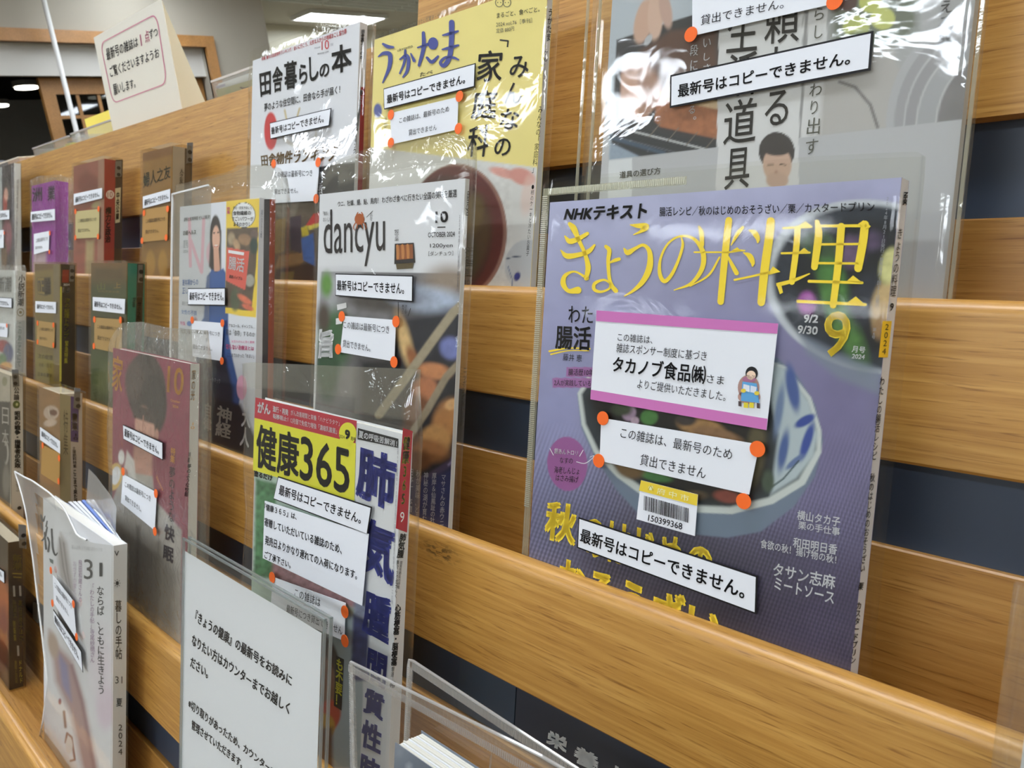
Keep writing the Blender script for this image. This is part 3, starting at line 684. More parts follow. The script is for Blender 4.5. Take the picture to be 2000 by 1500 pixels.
c.text(p, [(1288, 404), (1708, 393), (1708, 413), (1288, 423)], '腸活レシピ／秋のはじめのおそうざい／栗／カスタードプリン', K_, bold=.012)
c.text(p, [(1110, 597), (1158, 599), (1158, 632), (1110, 630)], 'わた', K_, bold=.01)
c.text(p, [(1086, 635), (1155, 638), (1153, 685), (1084, 681)], '腸活', K_, bold=.025)
for s_ in ([(1073, 686, 4), (1110, 680, 3), (1152, 681, 3)], [(1076, 692, 3), (1110, 685, 2), (1150, 685, 2)]): c.stroke(p, s_, YEL, .0004)
c.text(p, [(1100, 690), (1137, 693), (1136, 707), (1099, 704)], '藤井 恵', K_)
c.text(p, [(1110, 720), (1160, 721), (1159, 734), (1110, 733)], '腸活歴10年', K_)
c.text(p, [(1083, 741), (1154, 743), (1154, 755), (1082, 753)], '2人が実践している', K_)
WI = ink((235, 236, 240))
c.text(p, [(1083, 875), (1129, 880), (1128, 890), (1082, 886)], '銀あんトロリ', WI, bold=.01)
c.text(p, [(1094, 893), (1119, 895), (1118, 906), (1093, 904)], 'なすの', K_); c.text(p, [(1083, 910), (1132, 914), (1131, 927), (1082, 924)], '海老しんじょ', K_); c.text(p, [(1086, 926), (1130, 931), (1129, 943), (1085, 939)], 'はさみ揚げ', K_)
for s_ in ([(1074, 876, 1.2), (1081, 889, 1.2)], [(1139, 879, 1.2), (1132, 891, 1.2)], [(1126, 902, 1.3), (1142, 905, 1.3), (1156, 896, 1.3), (1160, 890, 1)], [(1152, 893, 1), (1160, 890, 1.2), (1158, 898, 1)]): c.stroke(p, s_, WI, .0005)
c.text(p, [(1068, 975), (1130, 988), (1123, 1068), (1062, 1052)], '秋', YEL, bold=.05)
c.text(p, [(1142, 1002), (1395, 1068), (1388, 1150), (1138, 1086)], 'のはじめの', YEL, bold=.04)
c.text(p, [(1095, 1082), (1412, 1188), (1404, 1272), (1086, 1170)], 'おそうざい', YEL, bold=.05)
c.text(p, [(1612, 607), (1664, 609), (1656, 699), (1605, 696)], '9', YEL, bold=.02, h=.0007)
c.text(p, [(1665, 675), (1691, 678), (1689, 690), (1663, 688)], '月号', WI, bold=.02); c.text(p, [(1665, 691), (1690, 693), (1688, 702), (1663, 700)], '2024', WI, bold=.03)
c.text(p, [(1571, 614), (1599, 615), (1597, 631), (1569, 630)], '9/2', WI, bold=.03); c.text(p, [(1559, 635), (1598, 638), (1596, 654), (1557, 651)], '9/30', WI, bold=.03)
SG = ink((150, 152, 160))
c.vtext(p, [(1730, 385), (1738, 385), (1716, 602), (1708, 602)], '2024年8月21日発行・発売毎月1回21日発行', SG); c.vtext(p, [(1705, 640), (1712, 640), (1709, 662), (1702, 662)], '第6号', SG)
for q_, t_, bo in (([(1558, 996), (1642, 1010), (1640, 1029), (1556, 1015)], '横山タカ子', .02), ([(1560, 1017), (1641, 1031), (1640, 1047), (1559, 1033)], '栗の手仕事', .015), ([(1550, 1049), (1636, 1064), (1634, 1084), (1548, 1069)], '和田明日香', .02),
                   ([(1486, 1052), (1634, 1085), (1633, 1102), (1485, 1070)], '食欲の秋！揚げ物の秋！', .015), ([(1512, 1098), (1633, 1124), (1630, 1152), (1509, 1125)], 'タサン志麻', .02), ([(1514, 1127), (1631, 1157), (1628, 1180), (1512, 1150)], 'ミートソース', .02)):
    c.text(p, q_, t_, WI, bold=bo)
s = m.s; z = m.sp
def vs(sp, x0, y0, x1, y1, wd_, t, ik, bold=0.0, h=.0004):   # vertical writing on a spine, centre line from (x0,y0) to (x1,y1)
    sp.vtext(s_pl, [(x0 - wd_ / 2, y0), (x0 + wd_ / 2, y0), (x1 + wd_ / 2, y1), (x1 - wd_ / 2, y1)], t, ik, h, bold)
s_pl = s
z.quad(s, [(1724, 627), (1742, 627), (1734, 698), (1716, 698)], ink((244, 200, 40)))
z.text(s, [(1764, 375), (1764 + 9, 401), (1773 - 2, 402), (1776, 376)][::1] and [(1774, 375), (1771, 401), (1763, 401), (1766, 375)], 'NHK', K_, bold=.05)
vs(z, 1759, 446, 1744, 578, 11, 'きょうの料理', K_); vs(z, 1743, 592, 1741, 607, 7, '9', K_, .02); vs(z, 1733, 633, 1726, 692, 7, '2024', K_)
vs(z, 1724, 736, 1707, 898, 10, 'わたしの腸活レシピ', K_, .01); vs(z, 1705, 924, 1684, 1117, 10, '秋のはじめのおそうざい', K_, .01); vs(z, 1683, 1138, 1680, 1153, 10, '栗', K_, .02); vs(z, 1679, 1176, 1666, 1296, 10, 'カスタードプリン', K_, .02)
fin(m)
sleeve(m, .008, .006, [(1050, 360), (1056, 352), (1120, 345), (1400, 322), (1600, 306), (1788, 297), (1794, 298)], amp=.0003, sc=.05, seed=3)
b = MB()
for (a0, b0_, da, db) in ((-.0085, -m.H, .0045, m.H + .009), (-.0085, .005, .105, .0045)):
    b.box(p.at((a0, b0_), -.0035)[0], (p.e1 * da, p.e2 * db, p.n * .0012), RIB)
ws = b.build('welded_seam', m.sl)
RIBM = film_mat('welded_ridge', haze=.55, bump=0, rough=.2, refl=2, hazecol=(236, 236, 222))
ribs('seam_ridges', m.sl, p.at((-.0085, -.20), -.0022)[0], p.at((-.0085, .005), -.0022)[0], p.e1 * .0040, p.n * .0006, .0013, RIBM)
ribs('seam_ridges', m.sl, p.at((-.004, .0055), -.0022)[0], p.at((.0965, .0055), -.0022)[0], p.e2 * .0036, p.n * .0006, .0013, RIBM)
# sponsor card
cd = [(1165, 606), (1520, 632), (1497, 840), (1153, 780)]
b = MB(); b.card(p, cd, WHITE, HS); PK = ink((204, 118, 182))
b.quad(p, [(1165, 606), (1520, 632), (1518, 652), (1164, 627)], PK, HS + .0002); b.quad(p, [(1154, 761), (1499, 818), (1497, 840), (1153, 780)], PK, HS + .0002)
for q_, t_, bo in (([(1207, 650), (1275, 656), (1274, 672), (1206, 666)], 'この雑誌は、', 0), ([(1205, 670), (1381, 686), (1379, 705), (1203, 688)], '雑誌スポンサー制度に基づき', 0), ([(1199, 695), (1380, 714), (1377, 751), (1195, 726)], 'タカノブ食品㈱', .022),
                   ([(1381, 731), (1415, 735), (1413, 752), (1380, 747)], 'さま', 0), ([(1246, 740), (1419, 765), (1416, 784), (1244, 758)], 'よりご提供いただきました。', 0)):
    b.text(p, q_, t_, BLACK, HS + .0004, bold=bo)
SK = ink((244, 214, 188)); hh = HS + .0003
b.ell(p, 1462, 757, 21, 25, ink((176, 140, 130)), hh); b.ell(p, 1463, 775, 22, 14, ink((190, 150, 138)), hh)
b.ell(p, 1468, 729, 12, 13, ink((30, 28, 30)), hh + .0001); b.ell(p, 1467, 733, 9, 9, SK, hh + .0002); b.ell(p, 1463, 741, 13, 6, ink((170, 110, 140)), hh + .0002)
b.poly(p, [(1450, 745), (1478, 749), (1483, 787), (1447, 783)], ink((96, 164, 214)), hh + .0003)
b.poly(p, [(1452, 750), (1464, 753), (1464, 766), (1451, 762)], ink((226, 232, 240)), hh + .0004); b.poly(p, [(1466, 753), (1478, 756), (1476, 768), (1465, 766)], ink((216, 224, 236)), hh + .0004)
for x_, y_ in ((1452, 763), (1478, 768)): b.ell(p, x_, y_, 5, 4, ink((232, 206, 70)), hh + .0005)
for x_ in (1457, 1468): b.poly(p, [(x_ - 4, 786), (x_ + 4, 787), (x_ + 4, 797), (x_ - 5, 796)], ink((226, 208, 60)), hh + .0004)
for x_, y_ in ((1445, 789), (1481, 793)): b.poly(p, [(x_ - 3, y_ - 6), (x_ + 3, y_ - 5), (x_ + 3, y_ + 5), (x_ - 3, y_ + 4)], ink((84, 70, 70)), hh + .0002)
b.stroke(p, [(1458, 732, .8), (1461, 734, .8), (1464, 733, .8)], BLACK, hh + .0004, False); b.stroke(p, [(1469, 733, .8), (1472, 735, .8), (1475, 734, .8)], BLACK, hh + .0004, False)
b.build('sponsor_card', m.sl, label='white sponsor card with mauve bands')
notice(m, [(1174, 816), (1483, 868), (1463, 966), (1171, 900)], [([(1214, 834), (1431, 877), (1429, 899), (1211, 855)], 'この雑誌は、最新号のため'), ([(1252, 886), (1380, 913), (1377, 936), (1249, 908)], '貸出できません')], [(1177, 817), (1169, 900), (1479, 877), (1452, 979)], r=.0042)
b = MB(); lab = [(1252, 938), (1363, 966), (1357, 1047), (1243, 1014)]
b.card(p, lab, WHITE, HS); b.quad(p, [(1252, 938), (1363, 966), (1361, 988), (1248, 958)], ink((234, 206, 64)), HS + .0002)
b.text(p, [(1284, 952), (1346, 968), (1345, 980), (1283, 964)], '府 中 市', ink((236, 236, 190)), HS + .0004)
b.ell(p, 1271, 953, 4.5, 4.5, ink((236, 236, 190)), HS + .0003); b.stroke(p, [(1266, 957, 1.5), (1271, 949, 1.5), (1275, 958, 1.5)], ink((200, 180, 60)), HS + .0005)
x = 0.0; r_ = random.Random(3)
while x < 1:
    w_ = r_.choice((.008, .008, .014, .02)); A_ = (1258 + 87 * x, 968 + 25 * x); B_ = (1258 + 87 * min(1, x + w_), 968 + 25 * min(1, x + w_))
    b.quad(p, [A_, B_, (B_[0] - 1, B_[1] + 28), (A_[0] - 1, A_[1] + 28)], BLACK, HS + .0004); x += w_ + r_.choice((.008, .009, .016))
b.text(p, [(1267, 1005), (1333, 1022), (1332, 1035), (1265, 1017)], '150399368', BLACK, HS + .0004, bold=.01)
b.build('barcode_label', m.sl, label='white barcode label with yellow top')
strip(m, [(1130, 1010), (1480, 1125), (1477, 1200), (1127, 1070)], [(1135, 1031), (1457, 1138), (1453, 1171), (1132, 1058)], bold=.022)
# ------------------------------------------------------------------ row 2: white food magazine (third from the right)
m = mag('white food magazine with thin black roman title and chopsticks photo', 2, (625, 380), (909, 348), .004, (226, 228, 234), (205, 206, 204))
p = m.p; c = m.cp; INK2 = ink((38, 32, 34))
DAN = [('bg', (226, 228, 234)),
       ('p', [(628, 531), (907, 534), (896, 1100), (600, 1100), (617, 760)], 1.5, (120, 118, 122)),
       ('p', [(628, 533), (700, 532), (690, 600), (640, 640), (618, 620)], 30, (176, 176, 184)), ('e', 638, 556, 11, 24, 0, 12, (96, 148, 62)), ('e', 655, 660, 34, 60, 0, 26, (54, 98, 58)), ('e', 640, 720, 22, 60, 0, 16, (34, 74, 46)), ('e', 632, 620, 12, 30, 0, 14, (74, 60, 50)),
       ('e', 745, 590, 70, 18, 4, 20, (86, 80, 78)), ('e', 880, 560, 50, 40, 10, 40, (148, 132, 118)), ('e', 850, 590, 70, 26, 10, 30, (176, 190, 214)), ('e', 800, 580, 46, 20, 10, 20, (150, 158, 176)), ('e', 890, 640, 30, 40, 0, 30, (130, 134, 160)),
       ('p', [(770, 620), (907, 600), (905, 700), (880, 900), (800, 860), (760, 700)], 26, (24, 26, 40)), ('p', [(700, 700), (907, 690), (900, 1100), (690, 1100)], 26, (22, 22, 34)), ('e', 880, 680, 20, 22, -30, 14, (110, 120, 180)),
       ('e', 790, 665, 12, 50, -14, 14, (224, 188, 128)), ('e', 806, 700, 10, 26, -20, 10, (150, 90, 44)), ('e', 848, 725, 32, 16, 10, 10, (196, 130, 84)), ('e', 830, 760, 24, 26, 20, 14, (182, 116, 78)), ('e', 812, 800, 22, 30, 20, 16, (120, 72, 40)), ('e', 872, 820, 26, 42, 20, 16, (176, 122, 72)), ('e', 850, 860, 30, 30, 0, 14, (196, 146, 90)), ('e', 835, 880, 40, 22, 10, 16, (150, 98, 54)), ('e', 882, 790, 14, 10, -30, 6, (214, 166, 112)), ('e', 815, 900, 26, 20, 0, 14, (116, 70, 36)), ('e', 800, 850, 18, 26, 0, 14, (96, 56, 30)),
       ('l', [(906, 876), (880, 905), (840, 930), (800, 945)], 13, 5, (70, 60, 90)), ('l', [(904, 880), (876, 908)], 4, 3, (140, 130, 170)), ('p', [(905, 905), (860, 925), (790, 950), (700, 960), (690, 1100), (900, 1100)], 12, (38, 46, 96)),
       ('l', [(908, 590), (885, 610), (845, 665), (795, 735), (740, 810)], 17, 4, (158, 146, 122)), ('l', [(906, 700), (872, 735), (835, 800), (795, 860), (770, 900)], 14, 4, (148, 134, 112)), ('n', 10, .22, 6, [(640, 545), (900, 545), (890, 1090), (620, 1090)])]
picture(p, (0, -m.H, m.w, 0), .0011, DAN, 'cover_picture', m.t)
c.text(p, [(660, 393), (892, 369), (892, 385), (660, 404)], 'ウニ、牡蠣、鰻、鮎、馬肉！ わざわざ食べに行きたい全国の美味を厳選', INK2, bold=.01)
c.text(p, [(632, 410), (752, 402), (752, 518), (632, 524)], 'dancyu', INK2)
c.text(p, [(631, 413), (648, 412), (648, 420), (631, 421)], '「知る」は', INK2); c.text(p, [(631, 425), (649, 424), (649, 432), (631, 433)], 'おいしい。', INK2)
CR = ink((178, 92, 42)); c.ell(p, 702, 428, 9.5, 11, CR, .0006)
for s_ in ([(695, 434, 2), (690, 443, 1.6), (693, 450, 1)], [(709, 433, 2), (715, 442, 1.6), (713, 449, 1)], [(698, 437, 2), (697, 446, 1.6)], [(706, 437, 2), (709, 446, 1.6)], [(696, 420, 2), (699, 415, 2)], [(709, 420, 2), (706, 415, 2)]): c.stroke(p, s_, CR, .0006)
c.stroke(p, [(716, 424, 1), (728, 412, 1)], INK2); c.vtext(p, [(722, 416), (728, 414), (728, 430), (722, 432)], 'とれたて', INK2)
c.poly(p, [(771, 476), (808, 474), (811, 513), (770, 516)], INK2, .0006); c.poly(p, [(774, 479), (806, 477), (807, 505), (774, 508)], ink((150, 84, 40)), .0007); c.poly(p, [(773, 515), (808, 513), (806, 524), (775, 526)], ink((88, 74, 44)), .0006)
for i in range(3): c.stroke(p, [(776 + i * 10, 480 - i * .6, 5), (777 + i * 10, 492, 6), (777 + i * 10, 504 - i * .6, 5)], ink((196, 128, 66)), .0008)
c.vtext(p, [(770, 449), (779, 448), (779, 470), (770, 471)], '駅弁の\nうな重'.replace('\n', ''), INK2)
c.text(p, [(850, 413), (875, 412), (875, 434), (850, 436)], '10', INK2, bold=.035); c.stroke(p, [(854, 444, 2.2), (870, 443.5, 2.2)], INK2, caps=False)
c.text(p, [(836, 454), (888, 452), (888, 462), (836, 464)], 'OCTOBER 2024', INK2, bold=.01); c.text(p, [(840, 476), (884, 475), (884, 485), (840, 486)], '1200yen', INK2); c.text(p, [(837, 491), (885, 490), (885, 499), (837, 500)], '［ダンチュウ］', INK2)
c.vtext(p, [(896, 420), (900, 420), (896, 570), (892, 570)], '2024年9月6日発売毎月1回6日発行', ink((90, 90, 96)))
c.text(p, [(624, 643), (652, 641), (652, 699), (620, 700)], '旨', WI, bold=.06, h=.0006); c.poly(p, [(658, 595), (676, 591), (677, 601), (659, 606)], WI, .0006); c.poly(p, [(656, 622), (668, 620), (668, 632), (656, 634)], WI, .0006)
c.stroke(p, [(778, 590, 1), (778, 640, 1)], INK2); c.vtext(p, [(785, 595), (789, 595), (788, 612), (784, 612)], '赤ウニ', INK2); c.vtext(p, [(791, 595), (795, 595), (794, 612), (790, 612)], 'ける', INK2); c.stroke(p, [(802, 602, 1), (797, 617, 1)], INK2)
GW = ink((190, 190, 200))
for x_, y_, t_ in ((866, 928, 'マサさんの赤ウニ'), (848, 924, '厚岸＆仙鳳趾の牡'), (832, 922, '神秘の湖が育む'), (817, 918, '秋が美味、どう'), (803, 916, '日本一、本物の')): c.vtext(p, [(x_ - 4, y_), (x_ + 5, y_), (x_ + 1, y_ + 98), (x_ - 8, y_ + 98)], t_, GW)
s_pl = m.s; z = m.sp
z.text(m.s, [(918, 373), (916, 421), (909, 421), (911, 373)], 'dancyu', K_); z.text(m.s, [(916, 483), (915, 540), (908, 540), (909, 483)], 'OCTOBER 2024', K_)
z.text(m.s, [(908, 547), (918, 547), (918, 556), (908, 556)], '10', K_); vs(z, 909, 719, 902, 833, 7, 'ニッポンの旨いもの', K_, .01)
fin(m)
sleeve(m, .009, .002, [(612, 400), (622, 350), (642, 322), (720, 290), (860, 262), (890, 260), (924, 284)], FILM_WAVY, amp=.0011, seed=11, side_amp=.004)
strip(m, [(655, 534), (807, 538), (806, 590), (655, 578)], [(658, 547), (789, 552), (789, 575), (658, 567)], bold=.02)
notice(m, [(672, 617), (773, 625), (770, 706), (664, 688)], [([(671, 627), (760, 636), (760, 652), (671, 641)], 'この雑誌は最新号につき'), ([(670, 663), (723, 673), (723, 687), (669, 678)], '貸出できません。')], [(667, 618), (773, 628), (660, 682), (769, 707)])

# ------------------------------------------------------------------ row 2: health magazine with woman in blue
m = mag('health magazine in a wide milky sleeve with a woman in blue and a yellow band', 2, (352, 403), (507, 387), .0135, (222, 226, 236), (214, 216, 224))
p = m.p; c = m.cp
NIK = [('bg', (224, 228, 238)), ('l', [(370, 428), (372, 520)], 6, 1.5, (240, 186, 204)), ('l', [(373, 470), (393, 530)], 6, 1.5, (240, 186, 204)), ('l', [(398, 428), (394, 532)], 6, 1.5, (240, 186, 204)),
       ('e', 416, 495, 13, 26, 0, 3, (240, 196, 212)), ('e', 417, 495, 7, 16, 0, 3, (226, 228, 238)),
       ('e', 421, 460, 11, 40, 0, 2, (40, 32, 34)), ('p', [(411, 460), (408, 520), (420, 540), (432, 530), (432, 450)], 3, (42, 34, 36)), ('e', 422, 466, 7.5, 25, 0, 2, (226, 178, 154)), ('p', [(417, 485), (427, 485), (430, 530), (418, 530)], 2, (214, 164, 140)),
       ('p', [(402, 560), (404, 540), (414, 526), (422, 532), (436, 524), (446, 540), (446, 650), (452, 690), (470, 770), (460, 830), (380, 830), (386, 640), (398, 620)], 3, (52, 92, 158)),
       ('p', [(386, 700), (440, 700), (455, 760), (458, 880), (380, 880), (384, 760)], 8, (34, 42, 64)), ('p', [(384, 770), (470, 790), (506, 870), (500, 900), (378, 900)], 8, (26, 28, 40)),
       ('e', 418, 455, 2, 2, 0, 1, (60, 40, 40)), ('e', 426, 454, 2, 2, 0, 1, (60, 40, 40)), ('e', 422, 479, 3, 1.2, 0, 1, (240, 236, 232)), ('l', [(418, 481), (422, 483), (427, 480)], 1.4, 1, (190, 90, 90)),
       ('p', [(442, 390), (507, 387), (506, 480), (500, 621), (440, 612)], 1, (240, 208, 70)), ('p', [(443, 446), (504, 444), (500, 520), (491, 608), (440, 600)], 1.5, (96, 80, 66)),
       ('e', 452, 466, 7, 12, 0, 5, (170, 150, 120)), ('e', 478, 468, 13, 11, 20, 5, (160, 126, 96)), ('e', 497, 458, 8, 10, 0, 4, (110, 90, 84)), ('e', 496, 480, 8, 16, 0, 5, (40, 62, 58)), ('e', 462, 478, 6, 12, -20, 4, (190, 156, 120)), ('e', 488, 548, 9, 12, 0, 3, (214, 210, 196)), ('e', 488, 550, 11, 17, 0, 2, (50, 50, 50), .5),
       ('e', 459, 585, 9, 22, 0, 5, (84, 92, 70)), ('e', 478, 585, 16, 6, 35, 4, (226, 120, 90)), ('e', 484, 600, 12, 5, 25, 3, (216, 110, 84)), ('n', 7, .25, 9, [(443, 446), (504, 444), (491, 608), (440, 600)]),
       ('p', [(443, 483), (487, 491), (479, 567), (441, 548)], 1, (222, 96, 82)), ('e', 476, 420, 23, 25, 0, 1.2, (60, 60, 60)), ('e', 476, 420, 21.8, 23.8, 0, 1, (238, 240, 244)), ('e', 472, 757, 10, 24, 0, 1.5, (244, 186, 212))]
picture(p, (0, -m.H, m.w, 0), .0012, NIK, 'cover_picture', m.t)
c.text(p, [(359, 425), (410, 419), (410, 427), (359, 433)], '姿勢と自律神経 ぜんぶ解決!', K_, bold=.01); c.text(p, [(358, 451), (383, 448), (383, 458), (358, 460)], '日経ヘルス', K_, bold=.03)
GR = ink((150, 152, 160)); BLU = ink((96, 136, 206)); c.text(p, [(358, 470), (367, 469), (367, 484), (358, 485)], '夏号', GR); c.text(p, [(358, 488), (367, 488), (367, 494), (358, 494)], '2024', GR)
c.text(p, [(356, 546), (387, 544), (387, 557), (356, 558)], '更年期からの', BLU, bold=.02); c.text(p, [(356, 562), (372, 561), (372, 573), (356, 574)], '正しい', BLU, bold=.02); c.text(p, [(355, 588), (376, 590), (376, 598), (355, 596)], '漢方で整える', GR); c.text(p, [(354, 604), (384, 607), (384, 617), (354, 613)], '女性の不調', BLU)
PKT = ink((226, 90, 150)); c.text(p, [(352, 627), (362, 628), (362, 636), (352, 635)], '特集', PKT); c.ell(p, 370, 632, 5, 5, BLU, .0003); c.text(p, [(351, 640), (372, 643), (372, 653), (351, 650)], '元気脳', K_)
c.text(p, [(455, 403), (492, 403), (492, 409), (455, 409)], '便秘・病気予防にも', K_); c.text(p, [(455, 412), (490, 411), (490, 420), (455, 421)], '食物繊維の', K_, bold=.02); c.text(p, [(453, 423), (495, 423), (495, 431), (453, 432)], 'すごいパワーが', K_, bold=.015); c.text(p, [(456, 434), (487, 434), (487, 441), (456, 442)], 'まるわかり！', K_, bold=.015)
c.vtext(p, [(443, 404), (449, 404), (449, 418), (443, 418)], '特集', PKT, bold=.02)
c.text(p, [(447, 500), (478, 505), (476, 533), (446, 525)], '腸活', WI, bold=.02); c.poly(p, [(446, 488), (477, 493), (476, 499), (446, 494)], WI, .0004); c.text(p, [(448, 536), (474, 541), (473, 548), (447, 543)], '最新バイブル', ink((70, 20, 20)), bold=.02)
c.text(p, [(447, 632), (498, 635), (498, 642), (447, 639)], 'アルコール、ギャンブル…', K_, bold=.01); c.text(p, [(441, 642), (498, 649), (498, 658), (441, 655)], '実は「依存」するのか', K_); c.text(p, [(452, 664), (497, 666), (497, 671), (452, 669)], '女性のがんに効く最新', PKT); c.text(p, [(441, 671), (496, 677), (496, 685), (441, 682)], '切らない治療法とは', PKT, bold=.03); c.text(p, [(444, 689), (496, 692), (496, 700), (444, 697)], 'ここまでわかった「めまい」', K_)
BG = ink((206, 200, 188))
c.vtext(p, [(399, 785), (414, 789), (412, 845), (397, 838)], '自律', BG, bold=.04); c.vtext(p, [(425, 790), (455, 800), (450, 858), (420, 850)], '神経', BG, bold=.03); c.text(p, [(398, 733), (430, 740), (430, 750), (398, 742)], 'ストレートネック', GR)
c.vtext(p, [(474, 795), (492, 798), (486, 875), (468, 870)], '大人', WI, bold=.03)
z = m.sp; z.quad(m.s, [(516, 389), (527, 389), (521, 890), (510, 890)], ink((58, 56, 62)), .0002); z.quad(m.s, [(527, 389), (538, 389), (532, 890), (521, 890)], ink((150, 68, 44)), .0002)
s_pl = m.s; vs(z, 512, 410, 510, 465, 4, '日経ヘルス2024夏号', ink((70, 84, 120)))
fin(m)
sleeve(m, .018, .003, [(333, 363), (400, 346), (450, 332), (458, 322), (516, 320), (532, 326), (541, 345)], FILM_WAVY, amp=.0007, seed=21)
b = MB(); P_ = p
b.box(P_.at((-.019, -m.H), .0005)[0], (P_.e1 * .0022, P_.e2 * (m.H + .014), P_.n * .0018), mat('white_welt', (232, 232, 230), .4)); b.box(P_.at((-.019, .014), .0005)[0], (P_.e1 * .092 + P_.e2 * .004, P_.e2 * .0018, P_.n * .0018), mat('white_welt', (232, 232, 230), .4)); b.build('white_welt', m.sl)
b = MB(); b.add([P_.at(q, .0012)[0] for q in ((-.017, -m.H), (.080, -m.H), (.080, .018), (-.017, .014))], [(0, 1, 2, 3)], FILM_FROST if False else film_mat('grey_flap', haze=.22, bump=.1, hazecol=(190, 190, 188))); b.build('inner_flap', m.sl)
strip(m, [(367, 563), (440, 562), (440, 597), (367, 596)], [(370, 571), (437, 569), (437, 588), (370, 586)], bold=.02)
notice(m, [(374, 626), (436, 631), (432, 705), (376, 696)], [([(374, 643), (429, 648), (429, 657), (374, 650)], 'この雑誌は最新号につき'), ([(376, 672), (414, 676), (414, 686), (376, 681)], '貸出できません。')], [(375, 625), (434, 631), (433, 705)], r=.004)

# ------------------------------------------------------------------ row 1: country living magazine
m = mag('white country living magazine with black brush title and red oval', 1, (494, 112), (703, 50), .0085, (226, 228, 236), (206, 208, 212))
p = m.p; c = m.cp
INA = [('bg', (226, 228, 236)), ('e', 529, 256, 13, 37, 0, 2, (206, 52, 56)), ('e', 585, 262, 34, 26, 0, 3, (210, 206, 200)), ('e', 585, 258, 31, 23, 0, 3, (226, 228, 236)), ('l', [(556, 215), (560, 235)], 3, 2, (200, 180, 120)), ('l', [(585, 212), (580, 230)], 3, 2, (196, 176, 120)),
       ('p', [(618, 326), (705, 315), (695, 560), (600, 560)], 1.5, (44, 42, 50)), ('p', [(535, 396), (622, 391), (616, 560), (524, 560)], 1.5, (98, 84, 70)),
       ('p', [(538, 398), (585, 394), (570, 440), (540, 420)], 5, (126, 116, 104)), ('p', [(538, 430), (558, 425), (556, 490), (534, 500)], 2, (140, 112, 54)), ('p', [(535, 495), (590, 490), (580, 560), (530, 560)], 5, (110, 76, 40)), ('p', [(545, 500), (610, 490), (585, 520), (530, 540)], 4, (150, 112, 66)), ('p', [(566, 425), (588, 420), (588, 495), (568, 488)], 1.5, (70, 54, 66)), ('p', [(538, 525), (620, 510), (620, 560), (530, 560)], 8, (60, 34, 26)), ('p', [(548, 532), (575, 530), (570, 560), (545, 560)], 3, (112, 92, 40)),
       ('p', [(596, 442), (612, 418), (640, 410), (640, 425), (612, 440)], 2, (190, 44, 40)), ('p', [(588, 445), (600, 440), (604, 462), (590, 462)], 2, (216, 196, 60)), ('p', [(600, 442), (640, 430), (640, 436), (604, 450)], 2, (220, 204, 80)), ('p', [(588, 466), (612, 455), (616, 520), (592, 508)], 3, (70, 106, 176)), ('n', 6, .25, 15, [(535, 396), (622, 391), (616, 560), (524, 560)])]
picture(p, (0, -m.H, m.w, 0), .0015, INA, 'cover_picture', m.t)
RD = ink((212, 56, 62)); GO = ink((128, 100, 56))
c.text(p, [(511, 112), (677, 55), (677, 66), (511, 119)], '特集 憧れの田舎物件ランキング／会いに行こう、元気な人からの地域おこし協力隊', RD, bold=.02)
c.text(p, [(628, 81), (642, 77), (643, 95), (628, 98)], '10', RD); c.text(p, [(614, 92), (626, 90), (626, 94), (614, 96)], '2024年', GR); c.text(p, [(645, 85), (651, 84), (651, 90), (645, 91)], '月号', GR); c.text(p, [(620, 104), (642, 99), (642, 103), (620, 107)], '特別定価 950円', K_)
for q_, t_, bo in (([(506, 144), (529, 138), (529, 184), (509, 190)], '田', .035), ([(531, 133), (552, 127), (552, 177), (533, 182)], '舎', .03), ([(554, 122), (580, 116), (580, 172), (556, 176)], '暮', .03), ([(583, 127), (600, 123), (600, 162), (585, 166)], 'ら', .03), ([(603, 112), (622, 108), (622, 156), (605, 160)], 'し', .03), ([(624, 127), (643, 122), (643, 148), (624, 153)], 'の', .03), ([(646, 92), (687, 82), (687, 136), (648, 147)], '本', .035)):
    c.text(p, q_, t_, K_, bold=bo)
c.text(p, [(516, 202), (664, 166), (664, 182), (516, 218)], '夢のような住空間に、田舎なら手が届く！', K_, bold=.015)
c.text(p, [(509, 303), (666, 277), (656, 315), (511, 325)], '田舎物件ランキング', GO, bold=.03)
c.vtext(p, [(622, 335), (632, 334), (628, 385), (619, 386)], '探します', GW)
z = m.sp; z.quad(m.s, [(705, 170), (713, 170), (702, 560), (692, 560)], ink((150, 34, 38)), .0002); s_pl = m.s
vs(z, 709, 58, 706, 116, 7, '田舎暮らしの本', K_, .03); vs(z, 706, 175, 692, 300, 6, '憧れの田舎物件ランキング', WI, .03)
fin(m)
sleeve(m, .004, .004, [(489, 104), (494, 98), (560, 72), (598, 58), (607, 40), (660, 27), (700, 24), (718, 42)], FILM_WAVY, amp=.0009, seed=31)
strip(m, [(527, 240), (647, 211), (643, 246), (528, 272)], [(529, 249), (633, 222), (632, 239), (530, 263)], bold=.02)
notice(m, [(534, 322), (624, 313), (618, 392), (532, 397)], [([(536, 335), (610, 331), (610, 344), (536, 347)], 'この雑誌は最新号につき'), ([(536, 369), (582, 366), (582, 377), (536, 380)], '貸出できません。')], [(534, 320), (621, 317), (617, 388)], r=.0048)

